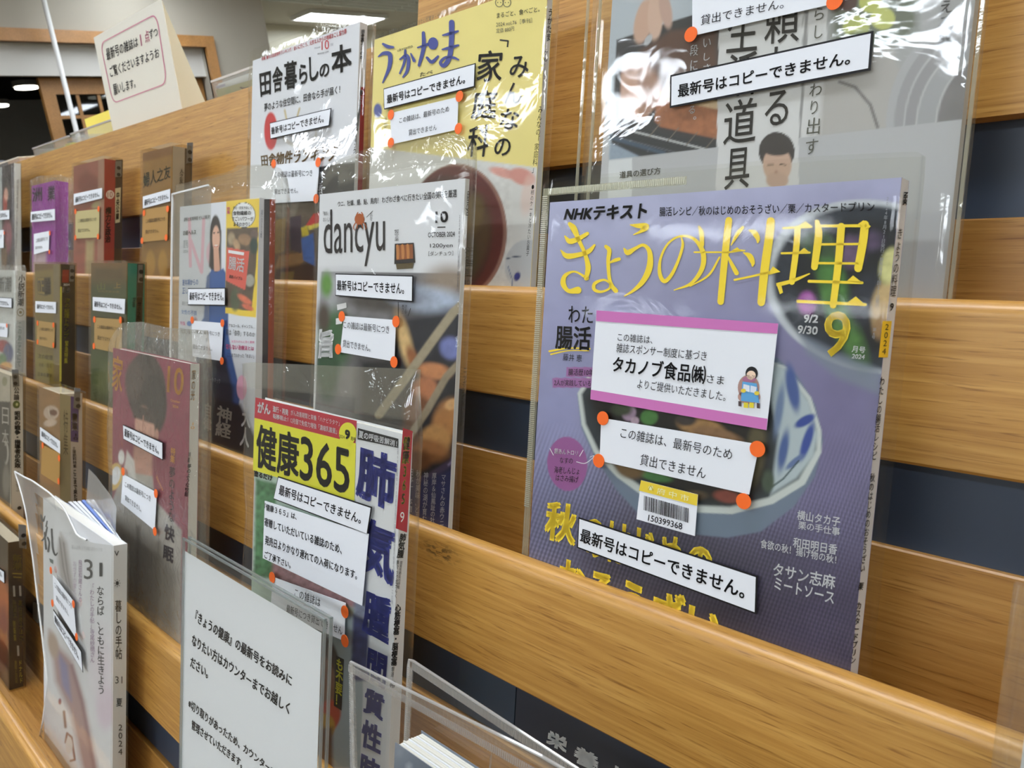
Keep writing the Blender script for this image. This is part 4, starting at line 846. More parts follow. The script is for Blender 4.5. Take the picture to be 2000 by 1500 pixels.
# ------------------------------------------------------------------ row 1: yellow food magazine
m = mag('yellow seasonal food magazine with blue brush title and red bowl', 1, (732, 72), (1070, -28), .0065, (238, 222, 140), (206, 207, 206))
p = m.p; c = m.cp
UKA = [('bg', (240, 224, 142)), ('n', 60, .05, 8), ('e', 738, 216, 8, 14, 0, 3, (86, 96, 160)), ('e', 760, 205, 12, 8, 0, 4, (190, 170, 90)),
       ('p', [(700, 285), (1010, 322), (1070, 330), (1060, 620), (690, 620)], 3, (220, 220, 220)), ('e', 985, 338, 30, 9, 16, 5, (220, 160, 150)), ('e', 1020, 345, 26, 16, 20, 6, (214, 150, 140)), ('e', 1032, 380, 14, 40, 10, 8, (230, 200, 190), .6),
       ('e', 893, 452, 97, 132, 0, 2.5, (150, 108, 96)), ('e', 888, 452, 95, 128, 0, 5, (96, 34, 32)), ('e', 872, 460, 88, 118, 0, 10, (70, 26, 24)), ('e', 905, 470, 50, 90, 15, 20, (88, 62, 34)), ('e', 925, 420, 18, 40, 10, 10, (106, 84, 40), .8), ('e', 915, 500, 18, 40, 0, 12, (66, 58, 26), .8),
       ('e', 1030, 520, 44, 52, 0, 3, (196, 200, 206)), ('l', [(988, 506), (1002, 502), (1018, 500)], 2, 1.5, (60, 70, 100)), ('e', 1010, 540, 6, 9, 20, 3, (54, 62, 140)), ('l', [(992, 520), (1000, 545), (1000, 560)], 2, 1.5, (110, 124, 160)), ('n', 9, .16, 17, [(820, 320), (1000, 320), (1000, 600), (800, 600)])]
picture(p, (0, -m.H, m.w, 0), .0013, UKA, 'cover_picture', m.t)
IND = ink((74, 84, 160)); SB = ink((84, 84, 74))
def zu(l): return [(460 + x / 3.125, y / 3.125, w / 3.125) for x, y, w in l]
for s_ in ([(900, 268, 14), (930, 285, 22), (962, 288, 14)], [(872, 345, 8), (905, 325, 22), (942, 335, 28), (938, 410, 24), (898, 505, 8)], [(1003, 362, 10), (1040, 338, 18), (1056, 362, 22), (1048, 430, 20), (1022, 470, 10)], [(1036, 308, 14), (1030, 380, 16), (1002, 448, 10)], [(1070, 328, 10), (1090, 370, 20)],
           [(1146, 200, 20), (1148, 290, 26), (1120, 398, 18)], [(1112, 290, 10), (1188, 266, 20)], [(1168, 352, 16), (1198, 378, 22), (1236, 344, 14)], [(1319, 137, 34), (1318, 250, 32), (1305, 350, 30), (1272, 400, 26), (1250, 380, 18), (1282, 350, 16), (1330, 352, 16), (1360, 364, 10)], [(1265, 215, 10), (1310, 205, 20), (1358, 190, 12)], [(1262, 302, 10), (1310, 290, 20), (1360, 276, 12)]):
    c.stroke(p, zu(s_), IND, .0006)
c.ell(p, 845.6, 84.8, 10, 12, IND, .0006)
c.text(p, [(736, 67), (893, 14), (893, 23), (736, 75)], 'みんなの「家庭科」・桃のケーキと冷たいお菓子・ザワークラウト', SB)
c.text(p, [(776, 96), (806, 86), (806, 92), (776, 101)], 'ukatama', SB)
c.text(p, [(970, 25), (1054, 12), (1054, 23), (970, 36)], 'まるごと、食べごと。', SB, bold=.01); c.text(p, [(969, 43), (1039, 35), (1039, 44), (969, 53)], '2024 vol.76［季刊］', SB); c.text(p, [(969, 56), (1004, 51), (1004, 60), (969, 65)], '定価 880円', SB)
for x_ in (975, 990): c.ring(p, x_, 5, 8, 9, 1.2, SB, .0004); c.ell(p, x_ - 3, 5, 1, 1, SB, .0004); c.ell(p, x_ + 3, 5, 1, 1, SB, .0004)
DKT = ink((46, 44, 46))
for q_, t_ in (([(934, 100), (985, 96), (979, 160), (930, 160)], '家'), ([(925, 176), (973, 174), (968, 232), (919, 233)], '庭'), ([(916, 247), (959, 242), (951, 306), (911, 307)], '科'), ([(998, 110), (1034, 108), (1031, 152), (994, 152)], 'み'), ([(988, 162), (1021, 160), (1018, 203), (984, 204)], 'ん'), ([(979, 213), (1016, 211), (1012, 253), (974, 254)], 'な'), ([(967, 271), (999, 269), (996, 304), (964, 305)], 'の')): c.text(p, q_, t_, DKT, bold=.02)
c.stroke(p, [(976, 78, 3), (993, 80, 3)], DKT, caps=False); c.stroke(p, [(992.5, 79, 3), (991, 92, 3)], DKT, caps=False)
c.vtext(p, [(750, 229), (757, 228), (756, 282), (749, 283)], 'えひめAI', SB); c.text(p, [(820, 142), (845, 136), (845, 144), (820, 150)], 'たべ', SB, bold=.02)
z = m.sp; s_pl = m.s; vs(z, 1076, 17, 1071, 80, 9, 'うかたま', K_, .01); vs(z, 1067, 100, 1066, 120, 6, '76', K_); vs(z, 1064, 124, 1061, 178, 4, 'AUTUMN2024', GR); vs(z, 1056, 208, 1043, 338, 9, 'みんなの「家庭科」', K_); vs(z, 1041, 361, 1030, 500, 6, '●柿のケーキと冷たいお菓子', K_)
fin(m)
sleeve(m, .010, .003, [(718, 100), (728, 72), (745, 56), (800, 36), (870, 8), (930, -14), (1082, -40)], FILM_WAVY, amp=.0004, seed=41, side_amp=.003)
strip(m, [(749, 173), (929, 123), (927, 170), (750, 214)], [(755, 186), (909, 144), (908, 163), (756, 203)], bold=.022)
notice(m, [(762, 221), (895, 189), (893, 253), (764, 282)], [([(780, 230), (877, 206), (877, 218), (780, 241)], 'この雑誌は、最新号のため'), ([(798, 253), (853, 242), (853, 254), (798, 265)], '貸出できません')], [(763, 224), (897, 188), (895, 251), (763, 279)])

# ------------------------------------------------------------------ row 1, right: big grey lifestyle magazine
m = mag('large grey lifestyle magazine in a stiff clear cover with bread on a grill', 1, (1206, -150), (1926, -190), .007, (196, 198, 202), (176, 176, 172))
p = m.p; c = m.cp
GRY = [('g', (1300, 340), (1850, 560), (198, 200, 204), (150, 152, 160)),
       ('p', [(1180, -400), (1960, -400), (1909, 229), (1189, 313)], 1.5, (176, 178, 180)), ('p', [(1188, -400), (1412, -400), (1404, 290), (1189, 313)], 1, (186, 196, 206)),
       ('p', [(1204, 78), (1330, 36), (1412, 12), (1403, 290), (1300, 305), (1197, 250)], 3, (48, 48, 52)), ('p', [(1198, 240), (1403, 286), (1403, 292), (1280, 312), (1192, 300)], 2, (40, 44, 50)), ('p', [(1192, 278), (1250, 306), (1190, 314)], 4, (150, 166, 184)), ('p', [(1192, 262), (1300, 296), (1300, 304), (1191, 272)], 4, (60, 82, 104)),
       ('e', 1258, 40, 18, 46, 14, 5, (206, 170, 150)), ('e', 1280, 30, 15, 50, 2, 5, (214, 182, 164)), ('e', 1300, 20, 12, 36, -10, 5, (196, 164, 150)), ('e', 1240, -60, 60, 60, 0, 20, (212, 214, 218)),
       ('p', [(1213, 140), (1240, 108), (1290, 100), (1300, 140), (1290, 200), (1256, 236), (1212, 228)], 5, (170, 128, 104)), ('p', [(1213, 145), (1245, 136), (1248, 234), (1212, 226)], 4, (200, 158, 134)), ('p', [(1250, 100), (1310, 60), (1400, 50), (1400, 150), (1300, 190), (1285, 150)], 12, (92, 62, 48)),
       ('p', [(1284, 184), (1310, 170), (1404, 205), (1403, 272), (1290, 248), (1278, 236)], 4, (166, 104, 66)), ('p', [(1284, 182), (1312, 168), (1404, 198), (1404, 214), (1300, 194)], 4, (214, 186, 146)), ('n', 8, .3, 5, [(1284, 190), (1404, 210), (1403, 272), (1280, 240)]),
       ('l', [(1193, 246), (1380, 292)], 4, 2, (188, 190, 192)), ('l', [(1196, 266), (1330, 300)], 2, 2, (90, 96, 104)), ('e', 1266, 78, 6, 12, 30, 3, (186, 190, 196)), ('n', 3, .10, 25, [(1190, 90), (1403, 60), (1403, 290), (1190, 310)])]
for x_ in (1232, 1268, 1304, 1340, 1376): GRY.append(('l', [(x_, 258 + (x_ - 1232) * .24), (x_ + 22, 232 + (x_ - 1232) * .24)], 1.6, 1.2, (120, 110, 96)))
GRY += [('p', [(1412, -400), (1572, -400), (1564, 330), (1560, 380), (1398, 390)], 1, (222, 223, 225)), ('p', [(1580, -400), (1632, -400), (1606, 300), (1562, 306)], 1, (220, 221, 223)), ('p', [(1572, 20), (1580, 20), (1564, 270), (1560, 270)], 1, (150, 150, 152)),
        ('p', [(1632, -200), (1800, -200), (1790, 60), (1700, 120), (1624, 100)], 20, (116, 124, 110)), ('e', 1700, 5, 22, 20, 0, 4, (196, 202, 112)), ('e', 1724, 36, 24, 22, 0, 4, (202, 208, 122)), ('e', 1672, 52, 26, 22, 0, 5, (190, 198, 116)), ('e', 1655, 2, 20, 20, 0, 6, (86, 60, 58)), ('e', 1660, 80, 40, 14, -20, 8, (104, 120, 80)),
        ('p', [(1612, 100), (1740, 90), (1800, 245), (1600, 268)], 14, (186, 184, 182)), ('l', [(1640, 160), (1670, 170), (1700, 205), (1714, 248)], 6, 3, (120, 118, 118)),
        ('e', 1960, 250, 230, 240, 0, 3, (184, 186, 190)), ('e', 1960, 250, 214, 224, 0, 3, (166, 166, 170)), ('e', 1960, 250, 196, 205, 0, 3, (190, 192, 196)), ('e', 1960, 250, 192, 200, 0, 3, (160, 160, 164)), ('e', 1960, 250, 172, 180, 0, 3, (194, 196, 198)), ('e', 1960, 250, 168, 176, 0, 3, (170, 172, 176)), ('e', 1960, 250, 134, 152, 0, 4, (196, 198, 200)), ('e', 1960, 250, 130, 148, 0, 5, (132, 130, 132)), ('n', 30, .12, 44, [(1850, 110), (1925, 80), (1910, 232), (1830, 232)]),
        ('p', [(1189, 313), (1909, 229), (1960, 700), (1180, 700)], 1, (190, 192, 196)), ('p', [(1189, 313), (1235, 308), (1228, 700), (1180, 700)], 1, (222, 226, 230)), ('g', (0, 0), (1, 1), 0, 0)][:-1]
GRY += [('p', [(1398, 340), (1404, 288), (1560, 270), (1560, 380), (1398, 390)], 1, (220, 221, 223)), ('e', 1517, 296, 35, 38, 0, 2, (52, 46, 46)), ('e', 1518, 322, 28, 36, 0, 4, (206, 172, 152)), ('e', 1517, 288, 30, 16, 0, 4, (56, 50, 50)), ('e', 1518, 352, 22, 16, 0, 5, (198, 166, 148)),
        ('l', [(1500, 322), (1510, 321)], 2.5, 1.5, (70, 54, 50)), ('l', [(1524, 321), (1534, 322)], 2.5, 1.5, (70, 54, 50)), ('e', 1516, 336, 3, 3, 0, 3, (180, 140, 124)), ('p', [(1480, 372), (1560, 368), (1560, 420), (1478, 420)], 5, (190, 186, 182))]
picture(p, (0, -m.H, m.w, 0), .00085, GRY, 'cover_picture', m.t)
for q_, t_ in (([(1424, 22), (1484, 14), (1478, 98), (1418, 104)], '生'), ([(1424, 106), (1482, 98), (1476, 184), (1416, 190)], '活'), ([(1416, 198), (1480, 188), (1475, 276), (1412, 284)], '道'), ([(1418, 292), (1468, 286), (1462, 366), (1414, 372)], '具'), ([(1496, 0), (1563, -8), (1560, 80), (1492, 88)], '頼'), ([(1498, 94), (1558, 84), (1552, 164), (1494, 172)], 'れ'), ([(1496, 180), (1542, 174), (1538, 242), (1492, 248)], 'る')): c.text(p, q_, t_, DKT, bold=.008)
for q_, t_ in (([(1592, 16), (1610, 14), (1608, 38), (1590, 40)], 'ら'), ([(1592, 50), (1608, 48), (1606, 74), (1590, 76)], 'し'), ([(1588, 86), (1606, 84), (1604, 108), (1586, 110)], 'に'), ([(1583, 164), (1606, 161), (1604, 186), (1580, 189)], 'わ'), ([(1584, 197), (1598, 195), (1596, 222), (1582, 224)], 'り'), ([(1578, 231), (1603, 228), (1600, 261), (1575, 264)], '出'), ([(1575, 273), (1599, 270), (1596, 300), (1572, 303)], 'す')): c.text(p, q_, t_, SB, bold=.0)
for q_, t_ in (([(1374, 76), (1389, 74), (1388, 91), (1373, 93)], 'い'), ([(1375, 104), (1387, 102), (1386, 117), (1374, 119)], 'し'), ([(1374, 126), (1388, 124), (1387, 139), (1373, 141)], 'さ'), ([(1348, 88), (1364, 86), (1363, 108), (1347, 110)], '段'), ([(1349, 118), (1363, 116), (1362, 137), (1348, 139)], 'に'), ([(1346, 208), (1358, 206), (1357, 221), (1345, 223)], 'る'), ([(1354, 228), (1360, 227), (1360, 233), (1354, 234)], '。')): c.text(p, q_, t_, WI, bold=.01)
for q_, t_ in (([(1838, 2), (1862, -2), (1858, 24), (1834, 28)], 'え'), ([(1834, 34), (1858, 30), (1854, 58), (1830, 62)], 'る'), ([(1832, 68), (1861, 64), (1857, 98), (1828, 102)], '器'), ([(1849, 104), (1858, 103), (1857, 112), (1848, 113)], '。')): c.text(p, q_, t_, ink((108, 108, 110)), bold=.02)
c.text(p, [(1210, 335), (1290, 326), (1290, 340), (1210, 349)], '道具の選び方', SB, bold=.02)
fin(m)
sleeve(m, .020, .004, [(0, .012), (1, .012)], FILM_STIFF, amp=.0005, seed=51, conv=False)
b = MB(); SE = film_mat('vinyl_edge', haze=.4, bump=.1, hazecol=(215, 214, 195))
for a_ in (-.0205, -.0095, m.w + .0032): b = MB(); b.box(p.at((a_, -m.H), .0012)[0], (p.e1 * .0016, p.e2 * (m.H + .012), p.n * .0016), SE); b.build('cover_edge', m.sl)
strip(m, [(1309, 147), (1706, 60), (1700, 137), (1308, 211)], [(1324, 165), (1662, 98), (1660, 126), (1324, 191)], bold=.022, bw=.0012)
notice(m, [(1352, -70), (1632, -130), (1625, 8), (1352, 70)], [([(1369, 30), (1531, -4), (1530, 16), (1368, 50)], '貸出できません。'), ([(1369, -30), (1580, -74), (1580, -54), (1368, -8)], 'この雑誌は最新号につき')], [(1349, 67), (1630, 2)], r=.0046)
# ------------------------------------------------------------------ row 3: yellow and red health magazine
m = mag('yellow and red health magazine in a wavy clear bag with typed note', 3, (500, 785), (787, 838), .0085, (222, 224, 228), (214, 216, 218))
p = m.p; c = m.cp
YP = ink((226, 222, 58)); RP = ink((186, 46, 62)); NB = ink((38, 46, 134))
KEN = [('bg', (222, 224, 228)), ('p', [(495, 915), (694, 975), (694, 1200), (485, 1200)], 2, (176, 196, 184)), ('p', [(500, 935), (540, 945), (535, 1130), (496, 1125)], 6, (82, 130, 90)), ('n', 9, .8, 31, [(500, 935), (540, 945), (535, 1140), (492, 1135)]), ('p', [(484, 935), (498, 940), (492, 1130), (482, 1130)], 3, (196, 176, 182)), ('p', [(534, 1080), (700, 1120), (700, 1190), (530, 1130)], 8, (170, 130, 136)), ('n', 7, .6, 33, [(534, 1080), (700, 1120), (700, 1190), (530, 1130)]),
       ('p', [(480, 1180), (700, 1200), (720, 1500), (480, 1500)], 6, (158, 172, 180)), ('e', 640, 1310, 26, 70, -8, 6, (60, 46, 40)), ('e', 636, 1330, 20, 46, -8, 5, (120, 84, 66)), ('e', 640, 1400, 24, 34, 20, 6, (176, 66, 48)), ('e', 632, 1420, 22, 26, 10, 6, (176, 140, 50)), ('p', [(610, 1420), (650, 1420), (650, 1560), (600, 1560)], 8, (96, 68, 56)),
       ('p', [(700, 1010), (718, 1016), (716, 1230), (690, 1220)], 8, (150, 158, 184)), ('p', [(715, 1240), (760, 1260), (752, 1560), (700, 1560)], 1, (214, 218, 224)), ('p', [(690, 1200), (722, 1215), (716, 1330), (684, 1330)], 6, (54, 60, 110)), ('n', 10, .5, 35, [(690, 1180), (722, 1190), (716, 1330), (684, 1330)])]
picture(p, (0, -m.H, m.w, 0), .0013, KEN, 'cover_picture', m.t)
c.poly(p, [(499, 776), (697, 822), (694, 868), (497, 818)], RP, .0003); c.poly(p, [(497, 816), (661, 857), (695, 866), (692, 978), (494, 918)], YP, .0004)
c.text(p, [(503, 783), (528, 789), (528, 810), (503, 806)], 'がん', WI, bold=.04, h=.0006); c.text(p, [(533, 792), (563, 800), (563, 812), (533, 804)], '進行・再発', WI, bold=.03, h=.0006); c.text(p, [(533, 807), (563, 815), (563, 824), (533, 817)], '転移阻止！', WI, bold=.03, h=.0006)
c.text(p, [(568, 800), (663, 822), (663, 832), (568, 811)], 'がん改善期間と栄養「ハナビラタケ」', WI, bold=.01, h=.0006); c.text(p, [(567, 815), (658, 837), (658, 848), (567, 826)], '12兆個で免疫力増強「濃縮乳酸菌」', WI, bold=.01, h=.0006)
c.ell(p, 679, 847, 17, 22, YP, .0006); c.text(p, [(674, 838), (684, 841), (683, 859), (673, 857)], '9', K_, bold=.05, h=.0008); c.text(p, [(662, 848), (673, 851), (673, 857), (662, 855)], '2024', K_, h=.0008); c.text(p, [(685, 852), (694, 855), (694, 863), (685, 860)], '月号', K_, bold=.02, h=.0008)
c.text(p, [(502, 826), (585, 848), (583, 936), (499, 912)], '健康', K_, bold=.03, h=.0006); c.text(p, [(587, 850), (684, 878), (682, 968), (585, 936)], '365', K_, bold=.02, h=.0006)
c.text(p, [(496, 918), (532, 928), (531, 940), (496, 930)], '塗るだけ', K_, bold=.05, h=.0007)
c.poly(p, [(699, 836), (778, 857), (778, 875), (698, 858)], K_, .0003); c.text(p, [(701, 840), (776, 861), (775, 873), (700, 855)], '夏の呼吸苦解消！', WI, bold=.03, h=.0006)
c.text(p, [(699, 869), (776, 892), (769, 1003), (694, 968)], '肺', NB, bold=.055); c.text(p, [(712, 1008), (774, 1030), (768, 1148), (703, 1112)], '気', NB, bold=.055); c.text(p, [(712, 1150), (766, 1172), (758, 1262), (706, 1232)], '腫', NB, bold=.05)
c.text(p, [(719, 1264), (757, 1282), (752, 1348), (714, 1326)], '間', NB, bold=.05); c.text(p, [(714, 1340), (752, 1360), (748, 1410), (708, 1390)], '質', NB, bold=.05); c.text(p, [(709, 1402), (747, 1422), (743, 1476), (703, 1456)], '性', NB, bold=.05); c.text(p, [(703, 1468), (743, 1488), (738, 1545), (698, 1525)], '肺', NB, bold=.05)
c.vtext(p, [(776, 870), (779, 871), (767, 1180), (764, 1179)], '定価680円本体618円発売日毎月二日株式会社発行健康情報雑誌第二十四巻', GR)
c.poly(p, [(656, 1280), (672, 1288), (667, 1388), (652, 1378)], K_, .0003); c.vtext(p, [(657, 1284), (671, 1291), (667, 1382), (654, 1374)], 'も不要！', YP, bold=.03)
z = m.sp; s_pl = m.s
z.quad(m.s, [(787, 836), (806, 842), (795, 1040), (773, 1032)], RP, .0002); vs(z, 795, 852, 787, 1000 - 15, 14, '健康365', YP, .03); vs(z, 786, 1000, 785, 1020, 8, '9', WI, .0)
vs(z, 788, 1042, 781, 1090, 13, '肺気腫', K_, .03); vs(z, 784, 1096, 778, 1150, 5, '間質性肺炎の呼吸', K_); vs(z, 777, 1094, 773, 1168, 5, '肺マック症がらく', K_, .01); vs(z, 778, 1180, 769, 1300, 12, '心筋梗塞・脳梗塞', K_, .04); vs(z, 768, 1302, 766, 1322, 6, '撃退', K_); vs(z, 767, 1330, 766, 1344, 12, '帯', K_, .04)
fin(m)
sleeve(m, .024, .003, [(470, 712), (484, 708), (560, 711), (700, 717), (809, 722)], FILM_WAVY, amp=.0012, sc=.045, seed=61, side_amp=.012)
strip(m, [(543, 930), (726, 990), (718, 1045), (534, 975)], [(546, 946), (707, 1003), (704, 1024), (544, 966)], bold=.02)
notice(m, [(517, 978), (720, 1043), (707, 1183), (513, 1090)], [([(516, 982), (580, 1003), (579, 1016), (516, 996)], '『健康３６５』は、'), ([(517, 1010), (668, 1064), (667, 1083), (516, 1027)], '寄贈していただいている雑誌のため、'), ([(518, 1045), (698, 1115), (697, 1133), (517, 1063)], '発売日よりかなり遅れての入荷になります。'), ([(517, 1075), (568, 1097), (567, 1111), (516, 1090)], 'ご了承下さい。')], part='typed_note', bold=.02)
notice(m, [(533, 1127), (675, 1178), (672, 1252), (528, 1190)], [([(576, 1148), (626, 1168), (625, 1186), (575, 1166)], 'この雑誌は'), ([(560, 1180), (669, 1224), (668, 1241), (559, 1196)], '最新号につき貸出できません')], [(531, 1128), (673, 1195), (673, 1252)])

# ------------------------------------------------------------------ row 3: maroon family magazine
m = mag('maroon family magazine with a man\'s portrait, bagged in crumpled clear film', 3, (221, 678), (371, 712), .0095, (140, 60, 78), (206, 206, 198))
p = m.p; c = m.cp
IEN = [('g', (280, 700), (330, 1300), (142, 62, 80), (128, 56, 72)), ('e', 286, 760, 38, 72, -4, 5, (66, 54, 48)), ('e', 262, 745, 18, 40, 0, 8, (84, 68, 60)), ('e', 300, 790, 26, 60, 0, 6, (58, 48, 42)), ('e', 283, 838, 19, 44, -6, 5, (204, 156, 136)), ('p', [(262, 790), (300, 800), (304, 830), (260, 815)], 5, (70, 56, 50)), ('p', [(262, 870), (298, 880), (297, 960), (258, 930)], 6, (186, 138, 120)),
       ('e', 288, 807, 4, 3, 0, 2, (60, 40, 36)), ('e', 272, 803, 4, 3, 0, 2, (60, 40, 36)), ('e', 306, 850, 4, 12, 0, 3, (190, 140, 122)), ('e', 280, 862, 9, 3, 0, 3, (150, 84, 80)), ('l', [(280, 812), (279, 842), (284, 846)], 2, 2, (176, 126, 108)),
       ('p', [(298, 930), (302, 975), (355, 1036), (352, 1300), (200, 1300), (212, 1000), (240, 920)], 4, (168, 162, 154)), ('p', [(205, 1010), (310, 1060), (346, 1120), (344, 1300), (200, 1300)], 30, (120, 112, 102)), ('p', [(248, 880), (262, 900), (266, 940), (240, 930)], 4, (206, 202, 196)), ('e', 237, 893, 6, 14, 0, 3, (222, 222, 218)),
       ('e', 224, 931, 14, 27, 10, 2, (206, 172, 92)), ('e', 226, 929, 9, 18, 10, 2, (214, 216, 220)), ('n', 14, .2, 23), ('l', [(305, 930), (318, 958)], 1.5, 1, (206, 140, 70)), ('l', [(270, 1030), (266, 1200)], 6, 8, (90, 80, 70)), ('l', [(310, 1060), (305, 1240)], 6, 8, (104, 96, 84))]
picture(p, (0, -m.H, m.w, 0), .0016, IEN, 'cover_picture', m.t)
GLD = ink((224, 162, 62)); c.text(p, [(221, 692), (241, 698), (238, 770), (218, 758)], '家', GLD, bold=.02); c.text(p, [(328, 714), (360, 720), (357, 774), (326, 766)], '10', GLD, bold=.012); c.text(p, [(333, 779), (352, 783), (352, 788), (333, 784)], 'October', GLD); c.text(p, [(337, 790), (348, 793), (348, 798), (337, 795)], '2024', GLD)
c.vtext(p, [(334, 873), (343, 876), (341, 906), (332, 902)], '特集', GLD, bold=.02); DT = ink((60, 40, 46)); c.vtext(p, [(331, 910), (342, 914), (340, 1022), (328, 1016)], '夢のような', DT, bold=.01); c.text(p, [(322, 1022), (342, 1030), (340, 1062), (320, 1052)], '快', DT, bold=.04); c.text(p, [(320, 1063), (340, 1072), (338, 1102), (318, 1092)], '眠', DT, bold=.04)
z = m.sp; s_pl = m.s; vs(z, 379, 722, 376, 782, 8, '家の光', GLD, .02); vs(z, 377, 825, 376, 838, 7, '10', GLD); vs(z, 371, 883, 368, 904, 5, '特集', K_, .01); vs(z, 370, 906, 364, 970, 8, '夢のような快眠', K_, .03)
fin(m)
sleeve(m, .014, .010, [(206, 690), (224, 650), (237, 630), (268, 628), (320, 640), (394, 645)], FILM_CRUMPLED, amp=.0010, seed=71, side_amp=.006)
strip(m, [(240, 829), (318, 864), (318, 899), (241, 858)], [(243, 836), (310, 872), (310, 888), (243, 852)], bold=.02)
notice(m, [(240, 926), (306, 962), (302, 1036), (236, 982)], [([(244, 940), (294, 968), (294, 980), (244, 951)], 'この雑誌は最新号につき'), ([(244, 966), (276, 989), (276, 1001), (244, 977)], '貸出できません。')], [(240, 921), (304, 964), (302, 1038)], r=.0045)

# ------------------------------------------------------------------ small books in smoked cases
BST = ink((40, 40, 40))
def booklet(label, k, TL, TR, th, cc, sc, pic, st, stt, nt=None, ntl=(), dots=(), ntc=None, spine=(), spill=(), holes=None, cq=None, art=(), group=None, step=.002, off=.001):
    m = mag(label, k, TL, TR, th, cc, sc, off, name='paperback_magazine')
    if pic: picture(m.p, (0, -m.H, m.w, 0), step, pic, 'cover_picture', m.t)
    for q_, t_, cl, bo, ver in art: (m.cp.vtext if ver else m.cp.text)(m.p, q_, t_, ink(cl), .0005, bo)
    for q_, cl in spill: m.sp.quad(m.s, q_, ink(cl), .0003)
    for q_, t_, cl, bo in spine: m.sp.vtext(m.s, q_, t_, ink(cl), .0006, bo)
    fin(m)
    return m
# red opinion monthly, top row
m = booklet('red paperback monthly in a smoked case on the top row', 1, (144, 325), (204, 310), .0245, (168, 88, 82), (156, 60, 56),
    [('g', (170, 320), (170, 540), (158, 92, 84), (172, 96, 88)), ('e', 172, 360, 22, 22, 0, 14, (132, 62, 56)), ('e', 188, 400, 10, 6, -30, 4, (190, 180, 140)), ('p', [(168, 470), (184, 468), (182, 540), (166, 540)], 6, (196, 180, 140)), ('n', 14, .25, 3), ('p', [(192, 310), (206, 306), (202, 540), (190, 540)], 3, (190, 166, 150), .5)], None, None,
    spine=[([(206, 405), (218, 403), (216, 473), (205, 475)], '権力と政治', (30, 20, 20), .03), ([(227, 372), (235, 371), (233, 428), (226, 430)], '中央公論', (24, 22, 20), .04)][:1],
    spill=[([(226, 312), (240, 312), (236, 560), (222, 560)], (64, 50, 44)), ])
z = MB(); z.quad(m.s, [(225, 368), (236, 366), (234, 434), (225, 436)], ink((206, 200, 170)), .0005); z.vtext(m.s, [(227, 375), (234, 374), (232.5, 428), (226, 430)], '中央公論', K_, .0008, .05); z.ell(m.s, 215, 380, 8, 8.5, ink((226, 216, 210)), .0005); z.text(m.s, [(210, 375), (220, 374), (220, 385), (210, 386)], '10', ink((150, 60, 56)), .0008); z.build('spine_label', m.t)
case(m, .003, .004); clip(m, [(226, 315), (238, 314), (237, 345), (225, 346)], [(232, 328), (232, 341)], 0, 0)
strip(m, [(144, 379), (199, 367), (199, 387), (144, 401)], [(147, 385), (194, 374), (194, 384), (147, 396)], border=False)
TAN = ink((190, 176, 124)); notice(m, [(147, 413), (194, 408), (193, 464), (147, 466)], [([(152, 428), (188, 424), (188, 431), (152, 435)], 'この雑誌は最新号につき'), ([(152, 447), (176, 445), (176, 452), (152, 454)], '貸出できません。')], [(147, 413), (192, 408), (147, 464), (191, 462)], card=TAN, r=.0045)
# gold friend magazine, top row
m = booklet('gold paperback magazine in a smoked case, rightmost top row paperback', 1, (279, 300), (337, 284), .0225, (160, 122, 62), (176, 170, 158),
    [('bg', (160, 122, 62)), ('p', [(270, 290), (345, 275), (345, 300), (270, 318)], 6, (140, 100, 60)), ('e', 294, 515, 9, 26, 0, 4, (190, 150, 70)), ('e', 318, 515, 9, 26, 0, 4, (190, 150, 70)), ('e', 284, 352, 4, 9, 0, 2, (100, 104, 50)), ('n', 16, .12, 3)], None, None,
    spine=[([(351, 330), (359, 329), (358, 358), (350, 359)], '人之友', (90, 86, 80), .02)], spill=[([(361, 290), (376, 289), (372, 560), (357, 560)], (86, 74, 60))])
z = MB()
z.text(m.p, [(280, 338), (333, 321), (333, 347), (280, 368)], '婦人之友', ink((58, 56, 40)), .0006, .02)
z.build('cover_lettering', m.t)
case(m, .003, .004); clip(m, [(366, 279), (377, 278), (376, 318), (365, 319)], [(371, 297), (371, 312)], 0, 0)
strip(m, [(279, 384), (332, 369), (332, 393), (279, 407)], [(282, 390), (329, 377), (329, 388), (282, 402)], border=False)
TAN2 = ink((176, 136, 76)); notice(m, [(280, 410), (328, 402), (327, 468), (277, 473)], [([(285, 428), (322, 423), (322, 431), (285, 436)], 'この雑誌は最新号につき'), ([(284, 449), (310, 446), (310, 454), (284, 457)], '貸出できません。')], [(281, 416), (327, 408), (277, 470), (324, 464)], card=TAN2, r=.0045)
# purple literary magazine, top row
m = booklet('bright purple paperback magazine in a shiny clear wrapper, top row', 1, (62, 360), (108, 356), .021, (146, 34, 150), (150, 36, 156),
    [('bg', (148, 36, 152)), ('p', [(66, 490), (90, 488), (90, 540), (64, 540)], 6, (196, 170, 180))], None, None,
    art=[([(63, 367), (82, 365), (82, 392), (63, 395)], '洲', (50, 20, 54), .03, False), ([(93, 364), (107, 362), (107, 390), (93, 393)], '業', (50, 20, 54), .03, False)])
sleeve(m, .004, .003, [(60, 353), (74, 344), (120, 341), (134, 348)], FILM_CRUMPLED, amp=.0010, seed=81)
strip(m, [(60, 414), (107, 408), (107, 430), (60, 434)], [(62, 418), (102, 413), (102, 425), (62, 430)], border=False)
notice(m, [(66, 457), (96, 451), (95, 489), (66, 497)], [([(70, 466), (93, 462), (93, 469), (70, 474)], 'この雑誌は最新号につき'), ([(69, 481), (83, 479), (83, 485), (69, 487)], '貸出できません')], [(97, 455), (96, 492)], r=.0045)
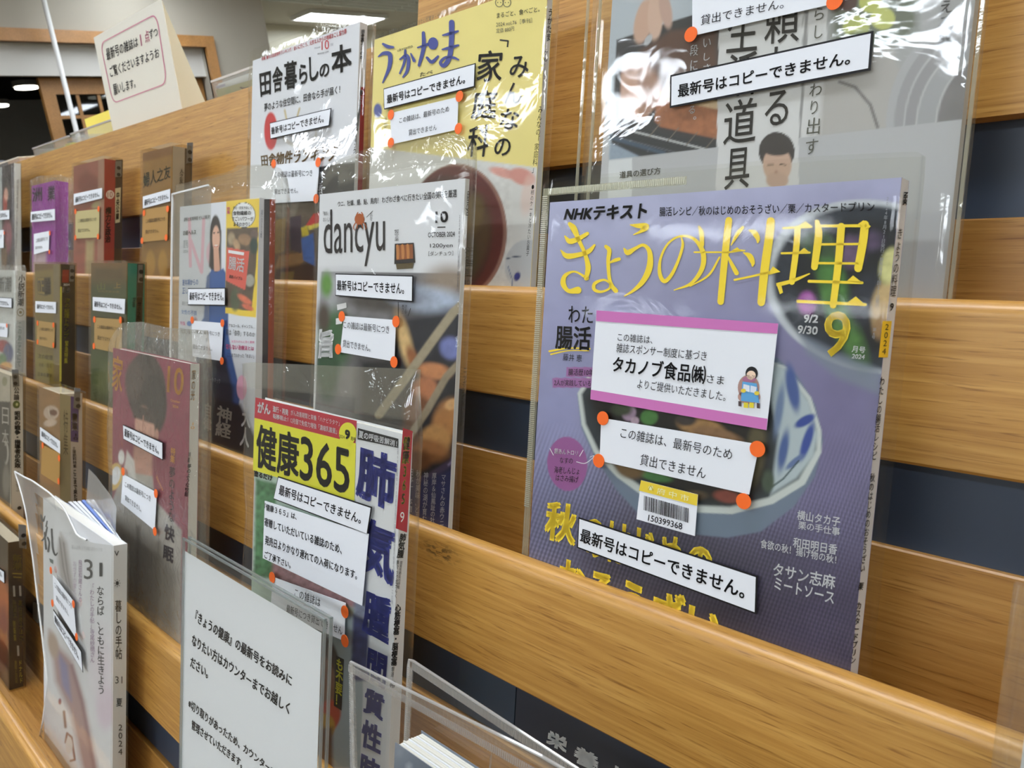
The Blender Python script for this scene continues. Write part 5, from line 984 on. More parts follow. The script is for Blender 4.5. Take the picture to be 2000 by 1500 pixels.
# photo magazine at the left end, top row
m = mag('dark photo magazine with a white spine at the far left of the top row', 1, (-75, 342), (27, 329), .0125, (70, 54, 56), (206, 208, 206))
picture(m.p, (0, -m.H, m.w, 0), .0022, [('bg', (66, 56, 58)), ('p', [(-90, 300), (4, 300), (4, 560), (-90, 560)], 2, (176, 180, 180)), ('e', 10, 398, 4, 26, 0, 3, (176, 70, 60)), ('e', 12, 380, 4, 12, 0, 3, (220, 170, 150)), ('e', 22, 410, 3, 26, 0, 3, (44, 34, 46)), ('e', 14, 460, 9, 34, 0, 5, (150, 90, 100)), ('e', 8, 500, 6, 30, 0, 4, (110, 84, 60)), ('n', 9, .5, 3)], 'cover_picture', m.t)
z = m.sp; s_pl = m.s; vs(z, 35, 350, 31, 500, 4, '特別号写真と人物の雑誌月刊', ink((120, 110, 110)))
fin(m); sleeve(m, .003, .002, [(0, .004), (1, .004)], FILM_CRUMPLED, amp=.0008, seed=83)
strip(m, [(-30, 414), (18, 410), (18, 428), (-30, 432)], [(-28, 418), (14, 414), (14, 424), (-28, 428)], border=False)
notice(m, [(-20, 452), (7, 449), (7, 484), (-20, 486)], [([(-18, 460), (3, 458), (3, 465), (-18, 467)], '最新号につき')], [(8, 455)], r=.004)

# row 2 small books
m = booklet('olive and black paperback monthly in a smoked case with yellow spine lettering', 2, (68, 514), (118, 517), .0205, (146, 128, 70), (58, 52, 44),
    [('bg', (142, 126, 68)), ('p', [(60, 500), (125, 500), (125, 524), (60, 530)], 6, (118, 92, 60)), ('p', [(73, 543), (99, 541), (100, 574), (90, 578), (74, 574)], 3, (70, 58, 36)), ('p', [(104, 510), (118, 510), (118, 745), (104, 745)], 2, (134, 124, 96)), ('p', [(68, 690), (104, 694), (104, 745), (68, 740)], 8, (150, 140, 60)), ('n', 12, .15, 5)], None, None,
    art=[([(73, 544), (86, 543), (87, 575), (75, 573)], '正', (200, 180, 110), .03, False), ([(88, 543), (99, 542), (99, 576), (89, 575)], '論', (46, 38, 26), .02, False), ([(74, 690), (103, 694), (103, 704), (74, 700)], '次の総理', (96, 84, 30), .02, False), ([(76, 708), (100, 711), (100, 719), (76, 716)], '特集・国防', (110, 98, 30), .0, False), ([(74, 726), (102, 730), (102, 738), (74, 734)], '日本の選択', (96, 84, 30), .02, False)],
    spine=[([(127, 582), (137, 582), (134, 660), (124, 660)], '次の総理トランプ', (206, 204, 60), .02), ([(127, 666), (134, 666), (132, 710), (125, 710)], '緊急特集', (190, 188, 60), .0)])
z = MB(); z.quad(m.s, [(117.5, 560), (121, 560), (120, 745), (116, 745)], ink((206, 206, 90)), .0003); z.quad(m.s, [(122, 527), (135, 527), (134, 552), (121, 552)], ink((140, 50, 36)), .0004); z.text(m.s, [(123, 561), (137, 561), (136, 571), (122, 571)], '10', WI, .0006, .02); z.text(m.s, [(124, 554), (136, 554), (136, 558), (124, 558)], '2024', WI, .0006); z.build('spine_panel', m.t)
case(m, .003, .003); clip(m, [(137, 518), (145, 518), (144, 550), (136, 550)], [(141, 529), (141, 542)], 0, 0)
strip(m, [(69, 588), (109, 590), (109, 612), (69, 610)], [(72, 594), (105, 596), (105, 605), (72, 603)], border=False)
TAN3 = ink((170, 138, 84)); notice(m, [(72, 626), (107, 631), (106, 681), (72, 673)], [([(77, 639), (103, 642), (103, 648), (77, 645)], 'この雑誌は最新号につき'), ([(77, 657), (92, 659), (92, 665), (77, 663)], '貸出できません')], [(73, 631), (104, 635), (73, 668), (104, 674)], card=TAN3, r=.0042)
m = booklet('dark green paperback magazine with teal spine in a smoked case', 2, (178, 513), (249, 514), .0215, (76, 88, 52), (40, 132, 118),
    [('g', (210, 512), (210, 560), (128, 96, 56), (84, 84, 50)), ('p', [(170, 560), (255, 560), (255, 620), (170, 620)], 10, (72, 86, 54)), ('p', [(170, 680), (255, 680), (255, 800), (170, 790)], 14, (64, 88, 46)), ('e', 212, 740, 26, 30, 0, 14, (90, 108, 66)), ('p', [(185, 525), (240, 525), (240, 545), (185, 545)], 8, (96, 78, 46)), ('n', 16, .2, 2)], None, None,
    art=[([(190, 553), (205, 551), (205, 566), (190, 567)], '山', (120, 130, 70), .0, False), ([(222, 552), (236, 551), (236, 562), (222, 563)], '上', (170, 140, 70), .0, False), ([(191, 567), (233, 568), (233, 572), (191, 571)], '月刊文芸の友', (150, 130, 70), .0, False)],
    spill=[([(268, 515), (281, 515), (276, 700), (263, 700)], (58, 54, 48)), ([(268, 580), (278, 581), (275, 628), (266, 628)], (206, 196, 168))],
    spine=[([(269, 590), (276, 590), (274, 624), (267, 624)], '世のうた', (50, 46, 40), .02), ([(259, 580), (266, 580), (264, 600), (258, 600)], '文芸', (20, 80, 74), .02)])
case(m, .003, .003); clip(m, [(271, 517), (279, 517), (278, 552), (270, 552)], [(276, 531), (276, 546)], 0, 0)
strip(m, [(181, 580), (244, 584), (243, 613), (181, 606)], [(184, 588), (238, 594), (238, 605), (184, 599)], border=False)
notice(m, [(184, 620), (238, 624), (238, 692), (184, 680)], [([(190, 634), (232, 639), (232, 646), (190, 641)], 'この雑誌は最新号につき'), ([(190, 655), (216, 659), (216, 667), (190, 663)], '貸出できません')], [(184, 624), (235, 625), (183, 676)], card=TAN3, r=.0045)
m = mag('white literary paperback with brush characters on its grey spine at the left edge', 2, (-48, 526), (30, 528), .0155, (206, 208, 204), (190, 190, 184), name='paperback_magazine')
picture(m.p, (0, -m.H, m.w, 0), .0022, [('bg', (204, 206, 202)), ('p', [(-50, 540), (22, 540), (22, 572), (-50, 572)], 5, (168, 168, 164)), ('e', 6, 676, 14, 12, 20, 4, (160, 60, 66)), ('e', 16, 690, 10, 20, 0, 5, (90, 96, 130)), ('e', 2, 706, 10, 16, 20, 5, (90, 130, 90)), ('e', 12, 715, 12, 8, 0, 4, (206, 160, 100)), ('n', 12, .12, 7)], 'cover_picture', m.t)
m.cp.text(m.p, [(-30, 540), (22, 540), (22, 570), (-30, 570)], '小説新潮', ink((140, 140, 136)), bold=.01)
z = m.sp; s_pl = m.s; z.quad(m.s, [(31, 626), (49, 626), (44, 770), (28, 770)], ink((166, 168, 164)), .0002); vs(z, 43, 536, 40, 598, 13, '小説新潮', K_, .02); z.ring(m.s, 40, 610, 7, 8, 1.5, ink((130, 120, 90)), .0004); z.ell(m.s, 40, 610, 3, 3, ink((130, 120, 90)), .0004); vs(z, 39, 630, 37, 716, 7, 'このあなたにて', ink((80, 110, 100)), .0)
fin(m); sleeve(m, .003, .003, [(0, .006), (1, .010)], FILM_CRUMPLED, amp=.0006, seed=91)
strip(m, [(-25, 579), (23, 582), (23, 602), (-25, 598)], [(-22, 585), (17, 588), (17, 597), (-22, 594)])
notice(m, [(-20, 630), (15, 632), (14, 659), (-20, 655)], [([(-18, 636), (9, 638), (9, 644), (-18, 642)], 'この雑誌は')], [(13, 636)], r=.004)
# row 3 small books
m = booklet('black and white paperback opinion magazine in a smoked case at the left edge, third row', 3, (-45, 716), (20, 727), .0165, (58, 58, 60), (210, 210, 206),
    [('bg', (192, 192, 186)), ('p', [(-50, 780), (20, 785), (20, 1010), (-50, 1000)], 1.5, (54, 54, 58)), ('e', 9, 745, 5, 9, 0, 2, (150, 154, 130)), ('e', 12, 885, 5, 22, 0, 2, (190, 190, 190)), ('e', 10, 885, 4, 18, 0, 2, (54, 54, 58)), ('e', 12, 940, 7, 30, 0, 5, (130, 130, 130)), ('n', 10, .2, 7)], None, None,
    art=[([(4, 795), (17, 797), (17, 830), (4, 828)], '日', (190, 190, 190), .0, False), ([(4, 838), (17, 840), (17, 872), (4, 870)], '本', (190, 190, 190), .0, False)],
    spine=[([(28, 803), (40, 803), (41, 914), (28, 914)], '昭和の戦争・指導者の失敗', (34, 34, 36), .05), ([(30, 920), (38, 920), (39, 960), (31, 960)], '歴史に学ぶ', (90, 90, 90), .0), ([(27, 756), (38, 756), (38, 782), (27, 782)], '公論', (60, 60, 62), .02)])
z = MB(); z.ell(m.s, 32, 790, 7, 7.5, ink((98, 110, 60)), .0005); z.ell(m.s, 33, 790, 2.4, 3, ink((200, 206, 150)), .0007); z.build('spine_emblem', m.t)
case(m, .009, .004); clip(m, [(23, 722), (36, 722), (38, 754), (26, 756)], [(30, 736), (30, 749)], 0, 0)
b = MB(); b.disc(m.s, 38, 992, .0028, HOLE, .0026, .0003); b.build('screw_hole', m.t)
m = booklet('tan paperback with a purple headed spine and a sandwich on the cover, third row', 3, (77, 757), (117, 768), .0265, (166, 120, 66), (196, 190, 186),
    [('bg', (158, 118, 66)), ('e', 100, 806, 15, 14, 0, 3, (206, 190, 180)), ('e', 104, 806, 8, 6, 10, 3, (104, 54, 34)), ('e', 98, 826, 13, 7, -10, 3, (216, 200, 190)), ('l', [(94, 798), (97, 812)], 2, 1, (230, 224, 216)), ('p', [(80, 870), (118, 880), (118, 960), (80, 940)], 8, (176, 124, 50)), ('p', [(92, 880), (106, 890), (104, 898), (90, 888)], 3, (90, 60, 30)), ('n', 14, .25, 8)], None, None,
    spine=[([(141, 790), (152, 791), (152, 842), (141, 841)], '農業', (214, 210, 220), .03), ([(143, 846), (153, 847), (153, 860), (143, 859)], '10', (60, 50, 90), .03), ([(141, 872), (148, 872), (150, 914), (143, 914)], '土壌肥料特集', (80, 60, 66), .01), ([(142, 918), (150, 918), (152, 985), (144, 985)], 'ここまで来た農', (50, 46, 46), .03)][1:],
    spill=[([(117, 768), (138, 774), (138, 1010), (118, 1005)], (172, 166, 138)), ([(138, 774), (154, 776), (153, 864), (138, 862)], (90, 76, 130))])
z = MB(); z.vtext(m.s, [(140, 806), (152, 807), (152, 842), (140, 841)], '農業', ink((214, 210, 220)), .0008, .03); z.vtext(m.s, [(124, 800), (133, 802), (133, 890), (124, 888)], '特集', ink((120, 116, 100)), .0006, .0); z.build('spine_heading', m.t)
case(m, .008, .003); clip(m, [(146, 757), (157, 759), (156, 800), (144, 797)], [(152, 780), (153, 793)], 0, 0)
strip(m, [(78, 834), (117, 862), (117, 886), (78, 859)], [(81, 841), (113, 865), (113, 876), (81, 852)], border=False)
notice(m, [(82, 868), (117, 886), (116, 948), (80, 925)], [], [(83, 870), (115, 895), (114, 940)], card=ink((176, 136, 72)), r=.0042)
# ------------------------------------------------------------------ row 4: dark literary paperback, far left
m = booklet('thick dark brown paperback with gold spine characters and an orange cover, bottom left corner', 4, (-60, 1008), (16, 1038), .0165, (60, 46, 44), (56, 46, 40),
    [('bg', (62, 48, 46)), ('p', [(-60, 1000), (20, 1030), (20, 1120), (-60, 1100)], 10, (90, 80, 66)), ('e', 2, 1180, 16, 60, 0, 12, (206, 120, 60)), ('e', 6, 1230, 10, 50, 0, 12, (150, 60, 36)), ('e', -10, 1290, 24, 40, 0, 14, (92, 40, 40)), ('n', 14, .3, 8)], None, None,
    spine=[([(25, 1082), (42, 1084), (42, 1114), (25, 1112)], '新潮', (150, 136, 60), .02), ([(24, 1172), (31, 1172), (33, 1205), (26, 1205)], '森田真生', (190, 176, 70), .01), ([(36, 1172), (43, 1172), (45, 1250), (38, 1250)], '高山羽根子ほか', (190, 176, 70), .01), ([(25, 1212), (30, 1212), (32, 1252), (27, 1252)], '随筆集', (150, 140, 60), .0), ([(36, 1290), (43, 1290), (45, 1334), (38, 1334)], 'ドナルド', (180, 170, 66), .0), ([(28, 1290), (33, 1290), (35, 1334), (30, 1334)], '書簡と日記', (130, 120, 56), .0)],
    spill=[([(25, 1144), (29, 1144), (30, 1165), (26, 1165)], (170, 170, 168)), ([(37, 1144), (41, 1144), (42, 1164), (38, 1164)], (170, 170, 168)), ([(33, 1261), (37, 1261), (38, 1281), (34, 1281)], (170, 170, 168)), ([(24, 1119), (43, 1120), (43, 1122), (24, 1121)], (140, 130, 60)), ([(26, 1126), (42, 1127), (42, 1129), (26, 1128)], (140, 130, 60))], off=-.02)
case(m, .006, .003); clip(m, [(36, 1024), (51, 1026), (52, 1072), (38, 1070)], [(46, 1046), (47, 1062)], 0, 0)
b = MB(); b.disc(m.s, 51, 1346, .0028, HOLE, .0026, .0003); b.build('screw_hole', m.t); b = MB(); b.disc(m.s, 52, 1362, .0028, HOLE, .0026, .0003); b.build('screw_hole', m.t)
strip(m, [(-30, 1090), (8, 1116), (9, 1140), (-30, 1112)], [(-28, 1096), (4, 1118), (4, 1128), (-28, 1106)])
# ------------------------------------------------------------------ row 4: white essay magazine in a milky flaring cover
m = mag('white essay magazine number 31 with fanned pages in a flaring milky plastic cover', 4, ('w', .227), (222, 1066), .0125, (226, 226, 228), (214, 214, 212), off=-.02)
p = m.p; c = m.cp
KUR = [('bg', (224, 225, 227)), ('p', [(118, 1040), (130, 1060), (150, 1180), (150, 1290), (120, 1160), (112, 1080)], 8, (176, 170, 166)), ('l', [(116, 1050), (124, 1110), (140, 1180)], 2, 3, (120, 114, 110)), ('l', [(124, 1060), (132, 1120), (146, 1200)], 2, 3, (130, 124, 120)),
       ('p', [(96, 1230), (112, 1260), (140, 1290), (165, 1370), (190, 1500), (170, 1540), (140, 1400), (108, 1330)], 12, (176, 144, 140)), ('p', [(112, 1270), (132, 1300), (140, 1370), (122, 1340)], 8, (140, 134, 170)), ('l', [(140, 1300), (160, 1370), (184, 1500)], 6, 6, (150, 112, 116)), ('e', 104, 1260, 10, 26, -10, 8, (184, 160, 140)),
       ('e', 206, 1380, 18, 44, 0, 14, (222, 206, 218)), ('e', 200, 1300, 22, 60, 0, 30, (226, 214, 222), .8), ('l', [(128, 1450), (131, 1432), (140, 1440), (146, 1484), (138, 1486)], 4, 2, (150, 96, 70)), ('e', 135, 1456, 7, 16, 0, 3, (226, 216, 206)), ('l', [(125, 1390), (128, 1420)], 5, 3, (140, 100, 84)), ('e', 117, 1370, 3, 6, 0, 2, (150, 70, 76)), ('n', 22, .05, 2)]
picture(p, (0, -m.H, m.w, 0), .0016, KUR, 'cover_picture', m.t)
GK = ink((62, 62, 60))
for s_ in ([(80, 1006, 3), (84, 1018, 4), (88, 1008, 2)], [(80, 1022, 3), (83, 1034, 3)], [(92, 1018, 2.5), (90, 1028, 3)], [(92, 1030, 3), (88, 1048, 4), (82, 1056, 3)], [(87, 1040, 3), (90, 1072, 4)], [(93, 1050, 3), (96, 1060, 3), (94, 1077, 4)], [(101, 1034, 4), (103, 1070, 4), (108, 1084, 3.5), (112, 1080, 2)]): c.stroke(p, s_, GK)
c.poly(p, [(96, 1090), (104, 1094), (104, 1102), (98, 1098)], ink((96, 108, 104)))
c.text(p, [(164, 1092), (181, 1093), (181, 1132), (164, 1131)], '3', GK, bold=.0); c.text(p, [(194, 1099), (200, 1099), (200, 1126), (194, 1126)], 'I', GK, bold=.01)
c.text(p, [(140, 1064), (200, 1070), (200, 1078), (140, 1072)], '暮らしを美しくする雑誌 創刊七十六年', ink((190, 190, 190)))
c.vtext(p, [(189, 1145), (203, 1145), (205, 1357), (191, 1355)], 'ならば、ともに生きよう', GK, bold=.012)
MV = ink((160, 130, 160)); c.vtext(p, [(175, 1140), (184, 1140), (185, 1294), (176, 1294)], '「わたしの手帖」寺尾紗穂さん', MV); c.vtext(p, [(153, 1094), (160, 1094), (160, 1176), (153, 1176)], '飛田和緒さんの', MV); c.vtext(p, [(142, 1096), (149, 1096), (150, 1290), (143, 1290)], 'おかずの素といちじくの新しい定番料理', ink((196, 178, 196)))
z = m.sp; s_pl = m.s; vs(z, 228, 1076, 228, 1086, 9, 'V', GK, .01); vs(z, 231, 1172, 232, 1288, 13, '暮しの手帖', GK, .012); vs(z, 232, 1323, 232, 1335, 14, '31', GK) if False else z.text(m.s, [(225, 1321), (239, 1321), (239, 1335), (225, 1335)], '31', GK, .0004)
vs(z, 233, 1364, 233, 1380, 12, '夏', GK, .01); vs(z, 235, 1415, 235, 1474, 8, '2024', GK, .01)
z.ell(m.s, 229, 1139, 3, 4, GK, .0004)
for i in range(8): a = i * math.pi / 4; z.stroke(m.s, [(229 + 4 * math.cos(a), 1139 + 5 * math.sin(a), 1), (229 + 6.5 * math.cos(a), 1139 + 8 * math.sin(a), 1)], GK, .0004, False)
fin(m)
# fanned pages behind the front cover
uT = 0.0; w_ = m.w
b = MB()
for i in range(9):
    n0 = .0008 + .0013 * i; n1 = .004 + .0048 * i; hgt = -.0015 - .0004 * (i % 3)
    A_ = p.at((w_ - .001, -m.H + .001), -n0)[0]; B_ = p.at((w_ * .12, -m.H + .001), -n1)[0]
    e_ = p.e2 * (m.H - .002 + hgt); th_ = -p.n * .0011
    b.add([A_, B_, B_ + e_, A_ + e_, A_ + th_ * .6, B_ + th_ * 3, B_ + e_ + th_ * 3, A_ + e_ + th_ * .6], [(0, 1, 2, 3), (7, 6, 5, 4), (3, 2, 6, 7), (1, 5, 6, 2), (0, 3, 7, 4), (0, 4, 5, 1)], WHITE if i % 4 != 2 else mat('blue_page', (120, 144, 206), .6, .2))
b.build('fanned_pages', m.t, 'stuff')
# milky cover: front sheet whose left side flares, spine strip and back flap
tp = [(40, 920), (72, 938), (100, 962), (125, 992), (140, 1022), (151, 1046), (180, 1060), (225, 1066)]
Q = p.q(tp, .0015)
lf_ = p.q([(78, 1450), (84, 1425), (94, 1345), (86, 1260), (78, 1180), (71, 1100), (60, 1000), (50, 955), (40, 922)], .0015)
na, nb = 30, 26; V = []
for j in range(nb + 1):
    t_ = j / nb
    bl = lf_[0][1] + (lf_[-1][1] - lf_[0][1]) * t_; al = np.interp(bl, lf_[:, 1], lf_[:, 0])
    sa = np.linspace(al, m.w + .002, na + 1); tb = np.interp(sa, Q[:, 0], Q[:, 1])
    bb = np.where(True, -m.H + (tb + m.H) * t_, 0)
    lfw = np.clip((m.w * .3 - sa) / (m.w * .5), 0, 1)
    V.append(p.at(np.stack([sa, bb], 1), .0016 + .006 * lfw * t_))
fs_ = [(j * (na + 1) + i, j * (na + 1) + i + 1, (j + 1) * (na + 1) + i + 1, (j + 1) * (na + 1) + i) for j in range(nb) for i in range(na)]
VV = np.vstack(V); out_ = [f_ for f_ in fs_ if (VV[f_[0]] - p.o) @ UA > -.002 or (VV[f_[1]] - p.o) @ XA < .001]; so_ = set(out_)
b = MB(); b.add(VV, out_, FILM_FROST); b.add(np.zeros((0, 3)), [[i - b.nv for i in f_] for f_ in fs_ if f_ not in so_], film_mat('soft_milky_vinyl', haze=.12, bump=.15, bscale=20, hazecol=(215, 215, 214))); m.sl = b.build('milky_cover', m.t, smooth=True)
E_ = [v[0] for v in V]; wl = mat('white_welt', (232, 232, 230), .4); b = MB()
def tube(b, pts, r, mt):
    pts = np.array(pts); d = np.gradient(pts, axis=0); d /= np.linalg.norm(d, axis=1)[:, None]
    r1_ = np.cross(d, NA); r1_ /= np.linalg.norm(r1_, axis=1)[:, None]; r2_ = np.cross(d, r1_); k = 6
    R_ = [pts + r * (math.cos(a) * r1_ + math.sin(a) * r2_) for a in np.linspace(0, 2 * np.pi, k, endpoint=False)]
    n = len(pts); b.add(np.vstack(R_), [(q * n + i, q * n + i + 1, ((q + 1) % k) * n + i + 1, ((q + 1) % k) * n + i) for q in range(k) for i in range(n - 1)], mt)
tube(b, E_, .0010, wl); tube(b, V[-1][:24], .0010, wl); b.build('rim', m.sl, smooth=True)
b = MB(); b.add([m.s.at(q, .0014)[0] for q in ((-.002, -m.H), (.014, -m.H), (.014, 0), (-.002, 0))], [(0, 1, 2, 3)], FILM_STIFF); b.build('spine_sheet', m.sl)
pb_ = Pl(m.p.o - m.p.n * .030, m.p.e1, m.p.e2); b = MB()
G = pb_.q([(166, 916), (182, 930), (200, 946), (226, 966), (252, 988)]); low = -.08
Vv = []; ks = len(G)
for j in range(7):
    t_ = j / 6; Vv.append(pb_.at(np.stack([G[:, 0] - (.004 * math.sin(t_ * 3)) * (np.arange(ks) == 0), low + (G[:, 1] - low) * t_], 1), -.004 * t_ + .016 * np.linspace(0, 1, ks) ** 2))
b.add(np.vstack(Vv), [(j * ks + i, j * ks + i + 1, (j + 1) * ks + i + 1, (j + 1) * ks + i) for j in range(6) for i in range(ks - 1)], FILM_FROST); b.build('back_flap', m.sl, smooth=True)
notice(m, [(103, 1123), (143, 1174), (149, 1248), (105, 1178)], [([(106, 1136), (140, 1178), (140, 1190), (107, 1147)], 'この雑誌は最新号につき'), ([(109, 1162), (134, 1194), (134, 1204), (110, 1172)], '貸出できません。')], [(99, 1114), (143, 1180), (102, 1178), (149, 1244)], h=.0045, r=.0042)
strip(m, [(104, 1190), (159, 1272), (162, 1314), (106, 1218)], [(106, 1200), (153, 1272), (154, 1290), (107, 1215)], h=.0045, bold=.02)
# ------------------------------------------------------------------ row 4: acrylic notice
base = Pl(rp(4, 0, 0), XA, UA); A_ = base.bp(356, 1052); B_ = base.bp(633, 1208)
H_ = (A_[1] + B_[1]) / 2 + .0265; w_ = B_[0] - A_[0]
t = thing('notice_holder', 'clear acrylic holder with a typed white notice in front of the health magazine', 'sign', rp(4, -.0265, 0, (A_[0] + B_[0]) / 2))
sgp = Pl(rp(4, (A_[1] + B_[1]) / 2, 0, A_[0]), XA, UA)
ACR = film_mat('acrylic', haze=.01, bump=0, rough=.03); ACE = film_mat('acrylic_edge', haze=.35, tint=(225, 230, 228), bump=0, rough=.1, hazecol=(200, 205, 205))
for nm, n0 in (('front_sheet', .0), ('back_sheet', -.0045)):
    b = MB(); b.add([sgp.at(q, n0)[0] for q in ((0, -H_), (w_, -H_), (w_, 0), (0, 0))], [(0, 1, 2, 3)], ACR)
    for (a0, b0_, da, db) in ((0, -.0012, w_, .0012), (0, -H_, .0012, H_), (w_ - .0012, -H_, .0012, H_)):
        b.box(sgp.at((a0, b0_), n0 - .0018)[0], (XA * da, UA * db, sgp.n * .0018), ACE)
    b.build(nm, t)
b = MB(); P4 = sgp.q([(360, 1077), (628, 1235)], -.0022); pw_ = P4[1][0] - P4[0][0]; pt_ = (P4[0][1] + P4[1][1]) / 2
b.box(sgp.at((P4[0][0], -H_ + .002), -.0024)[0], (XA * pw_, UA * (pt_ + H_ - .002), sgp.n * .0002), WHITE); sh = b.build('paper_sheet', t)
b = MB()
for q_, t_ in (([(383, 1191), (571, 1320), (569, 1342), (380, 1214)], '『きょうの健康』の最新号をお読みに'), ([(376, 1237), (567, 1373), (564, 1396), (374, 1260)], 'なりたい方はカウンターまでお越しく'), ([(373, 1282), (407, 1306), (405, 1326), (371, 1302)], 'ださい。'), ([(369, 1363), (540, 1503), (538, 1520), (367, 1382)], '※切り取りがあったため、カウンターで'), ([(375, 1405), (474, 1484), (472, 1502), (373, 1423)], '管理させていただきます。')):
    b.text(sgp, q_, t_, BLACK, -.0018, bold=.022)
b.build('lettering', sh)
# ------------------------------------------------------------------ row 4: vinyl cover with thick magazine, bottom centre
m = mag('thick grey magazine standing in a large clear vinyl cover, bottom centre', 4, (772, 1450), ('w', .205), .018, (120, 130, 144), (150, 156, 166), name='magazine')
b = MB()
for i in range(14):
    n0 = .0008 + i * .00118; b.box(m.p.at((.0012 + .0006 * (i % 3), -.002), -n0 - .0009)[0], (XA * (m.w - .004), UA * (.0006 + .0011 * ((i * 5) % 4) / 3), m.p.n * .0009), PAPER if i % 2 else WHITE)
b.build('page_edges', m.t, 'stuff')
picture(m.p, (0, -m.H, m.w, 0), .004, [('g', (772, 1450), (800, 1500), (136, 146, 160), (104, 114, 130)), ('l', [(776, 1460), (800, 1500)], 3, 2, (160, 170, 184))], 'cover_picture', m.t)
fin(m)
p = m.p; uA = -.319 - p.o[0]; top = .0480; RIBH = film_mat('ribbed_vinyl_seam', haze=.22, bump=.9, stripes=('X', 130), hazecol=(215, 215, 212)); RIBV = film_mat('ribbed_vinyl_side', haze=.22, bump=.9, stripes=('Z', 130), hazecol=(215, 215, 212))
FH = film_mat('thick_clear_vinyl', haze=.045, bump=.06, bscale=10, refl=.9, hazecol=(190, 190, 195))
wv = .245
def fl(a, t_): return .002 + .0165 * t_ ** 1.6 * np.clip(1 - a / .16, .25, 1)
na, nb = 22, 16; sa = np.linspace(0, wv, na + 1); V = []
for j in range(nb + 1):
    t_ = j / nb; V.append(p.at(np.stack([uA + sa, np.full(na + 1, -m.H + (m.H + top - .004) * t_)], 1), fl(sa, t_)))
b = MB(); b.add(np.vstack(V), [(j * (na + 1) + i, j * (na + 1) + i + 1, (j + 1) * (na + 1) + i + 1, (j + 1) * (na + 1) + i) for j in range(nb) for i in range(na)], FH); cv = b.build('vinyl_cover', m.t, smooth=True)
b = MB()
for j in (nb - 1,):
    A1 = V[nb]; d_ = UA * .0048; b.add(np.vstack([A1 + m.p.n * .0006, A1 - d_ + m.p.n * .0006]), [(i, i + 1, na + 2 + i, na + 1 + i) for i in range(na)], RIBH)
tube(b, V[nb], .0008, film_mat('vinyl_rim', haze=.5, bump=0, hazecol=(225, 225, 225))); b.build('top_seam', cv)
b = MB(); L_ = np.array([v[0] for v in V]); b.add(np.vstack([L_ + m.p.n * .0006, L_ + XA * .0045 + m.p.n * .0006]), [(i + 1, i, nb + 1 + i, nb + 2 + i) for i in range(nb)], RIBV); tube(b, L_, .0008, film_mat('vinyl_rim', haze=.5, bump=0, hazecol=(225, 225, 225))); b.build('side_seam', cv)
b = MB(); hb_ = -.021; TR2 = .020; b.add([p.at(q, hb_)[0] for q in ((uA, -m.H), (uA + wv, -m.H), (uA + wv, TR2), (uA, .034))], [(0, 1, 2, 3)], FH); b.build('back_flap', cv)
b = MB(); b.add([p.at(q, hb_ + .0008)[0] for q in ((uA, .029), (uA + wv, TR2 - .005), (uA + wv, TR2), (uA, .034))], [(0, 1, 2, 3)], RIBH); b.add([p.at(q, hb_ + .0008)[0] for q in ((uA, -m.H), (uA + .0045, -m.H), (uA + .0045, .029), (uA, .029))], [(0, 1, 2, 3)], RIBV)
tube(b, [p.at(q, hb_ + .0008)[0] for q in ((uA, -m.H), (uA, 0), (uA, .03), (uA + .0006, .0335), (uA + .004, .0342), (uA + wv, TR2))], .0008, film_mat('vinyl_rim', haze=.5, bump=0, hazecol=(225, 225, 225))); b.build('back_seam', cv)
RIBK = film_mat('clear_ridge', haze=.30, bump=0, rough=.15, refl=3, hazecol=(215, 217, 220))
for i_ in range(1):
    F1 = V[nb]; k_ = len(F1) - 1
    ribs('seam_ridges', cv, F1[0] - UA * .0044 + m.p.n * .0012, F1[k_] - UA * .0044 + m.p.n * .0012, UA * .0036, m.p.n * .0005, .0012, RIBK)
    ribs('seam_ridges', cv, V[4][0] + XA * .0008 + m.p.n * .0012, V[nb][0] + XA * .0008 - UA * .004 + m.p.n * .0012, XA * .0034, m.p.n * .0005, .0012, RIBK)
    ribs('seam_ridges', cv, p.at((uA + .004, .0295), hb_ + .0012)[0], p.at((uA + wv, TR2 - .0045), hb_ + .0012)[0], UA * .0038, m.p.n * .0005, .0012, RIBK)
    ribs('seam_ridges', cv, p.at((uA + .0006, -.10), hb_ + .0012)[0], p.at((uA + .0006, .030), hb_ + .0012)[0], XA * .0036, m.p.n * .0005, .0012, RIBK)
# rolled clear tongue of the inner pocket
q0 = p.bp(957, 1462, .004); b = MB(); ks = 9
arc = [(q0[0] + .002 + .0085 * (1 - math.cos(a)), .0045 + .0055 * math.sin(a)) for a in np.linspace(0, math.pi, ks)]
b.add(np.vstack([p.at(np.array([[x_, q0[1] - .002 * i] for i, (x_, _) in enumerate(arc)]), np.array([h for _, h in arc])), p.at(np.array([[x_, q0[1] - .12] for x_, _ in arc]), np.array([h for _, h in arc]))]), [(i, i + 1, ks + i + 1, ks + i) for i in range(ks - 1)], film_mat('clear_tongue', haze=.2, bump=0, hazecol=(225, 225, 220))); b.build('rolled_tongue', cv, smooth=True)
# ------------------------------------------------------------------ right edge, row 3
m = mag('white magazine in a clear sleeve cut off by the right picture edge', 3, (2034, 1180), ('w', .19), .006, (200, 202, 204), (200, 200, 200)); fin(m)
sleeve(m, .009, .004, [(0, .004), (1, .006)], FILM_STIFF, amp=.0002, seed=99)
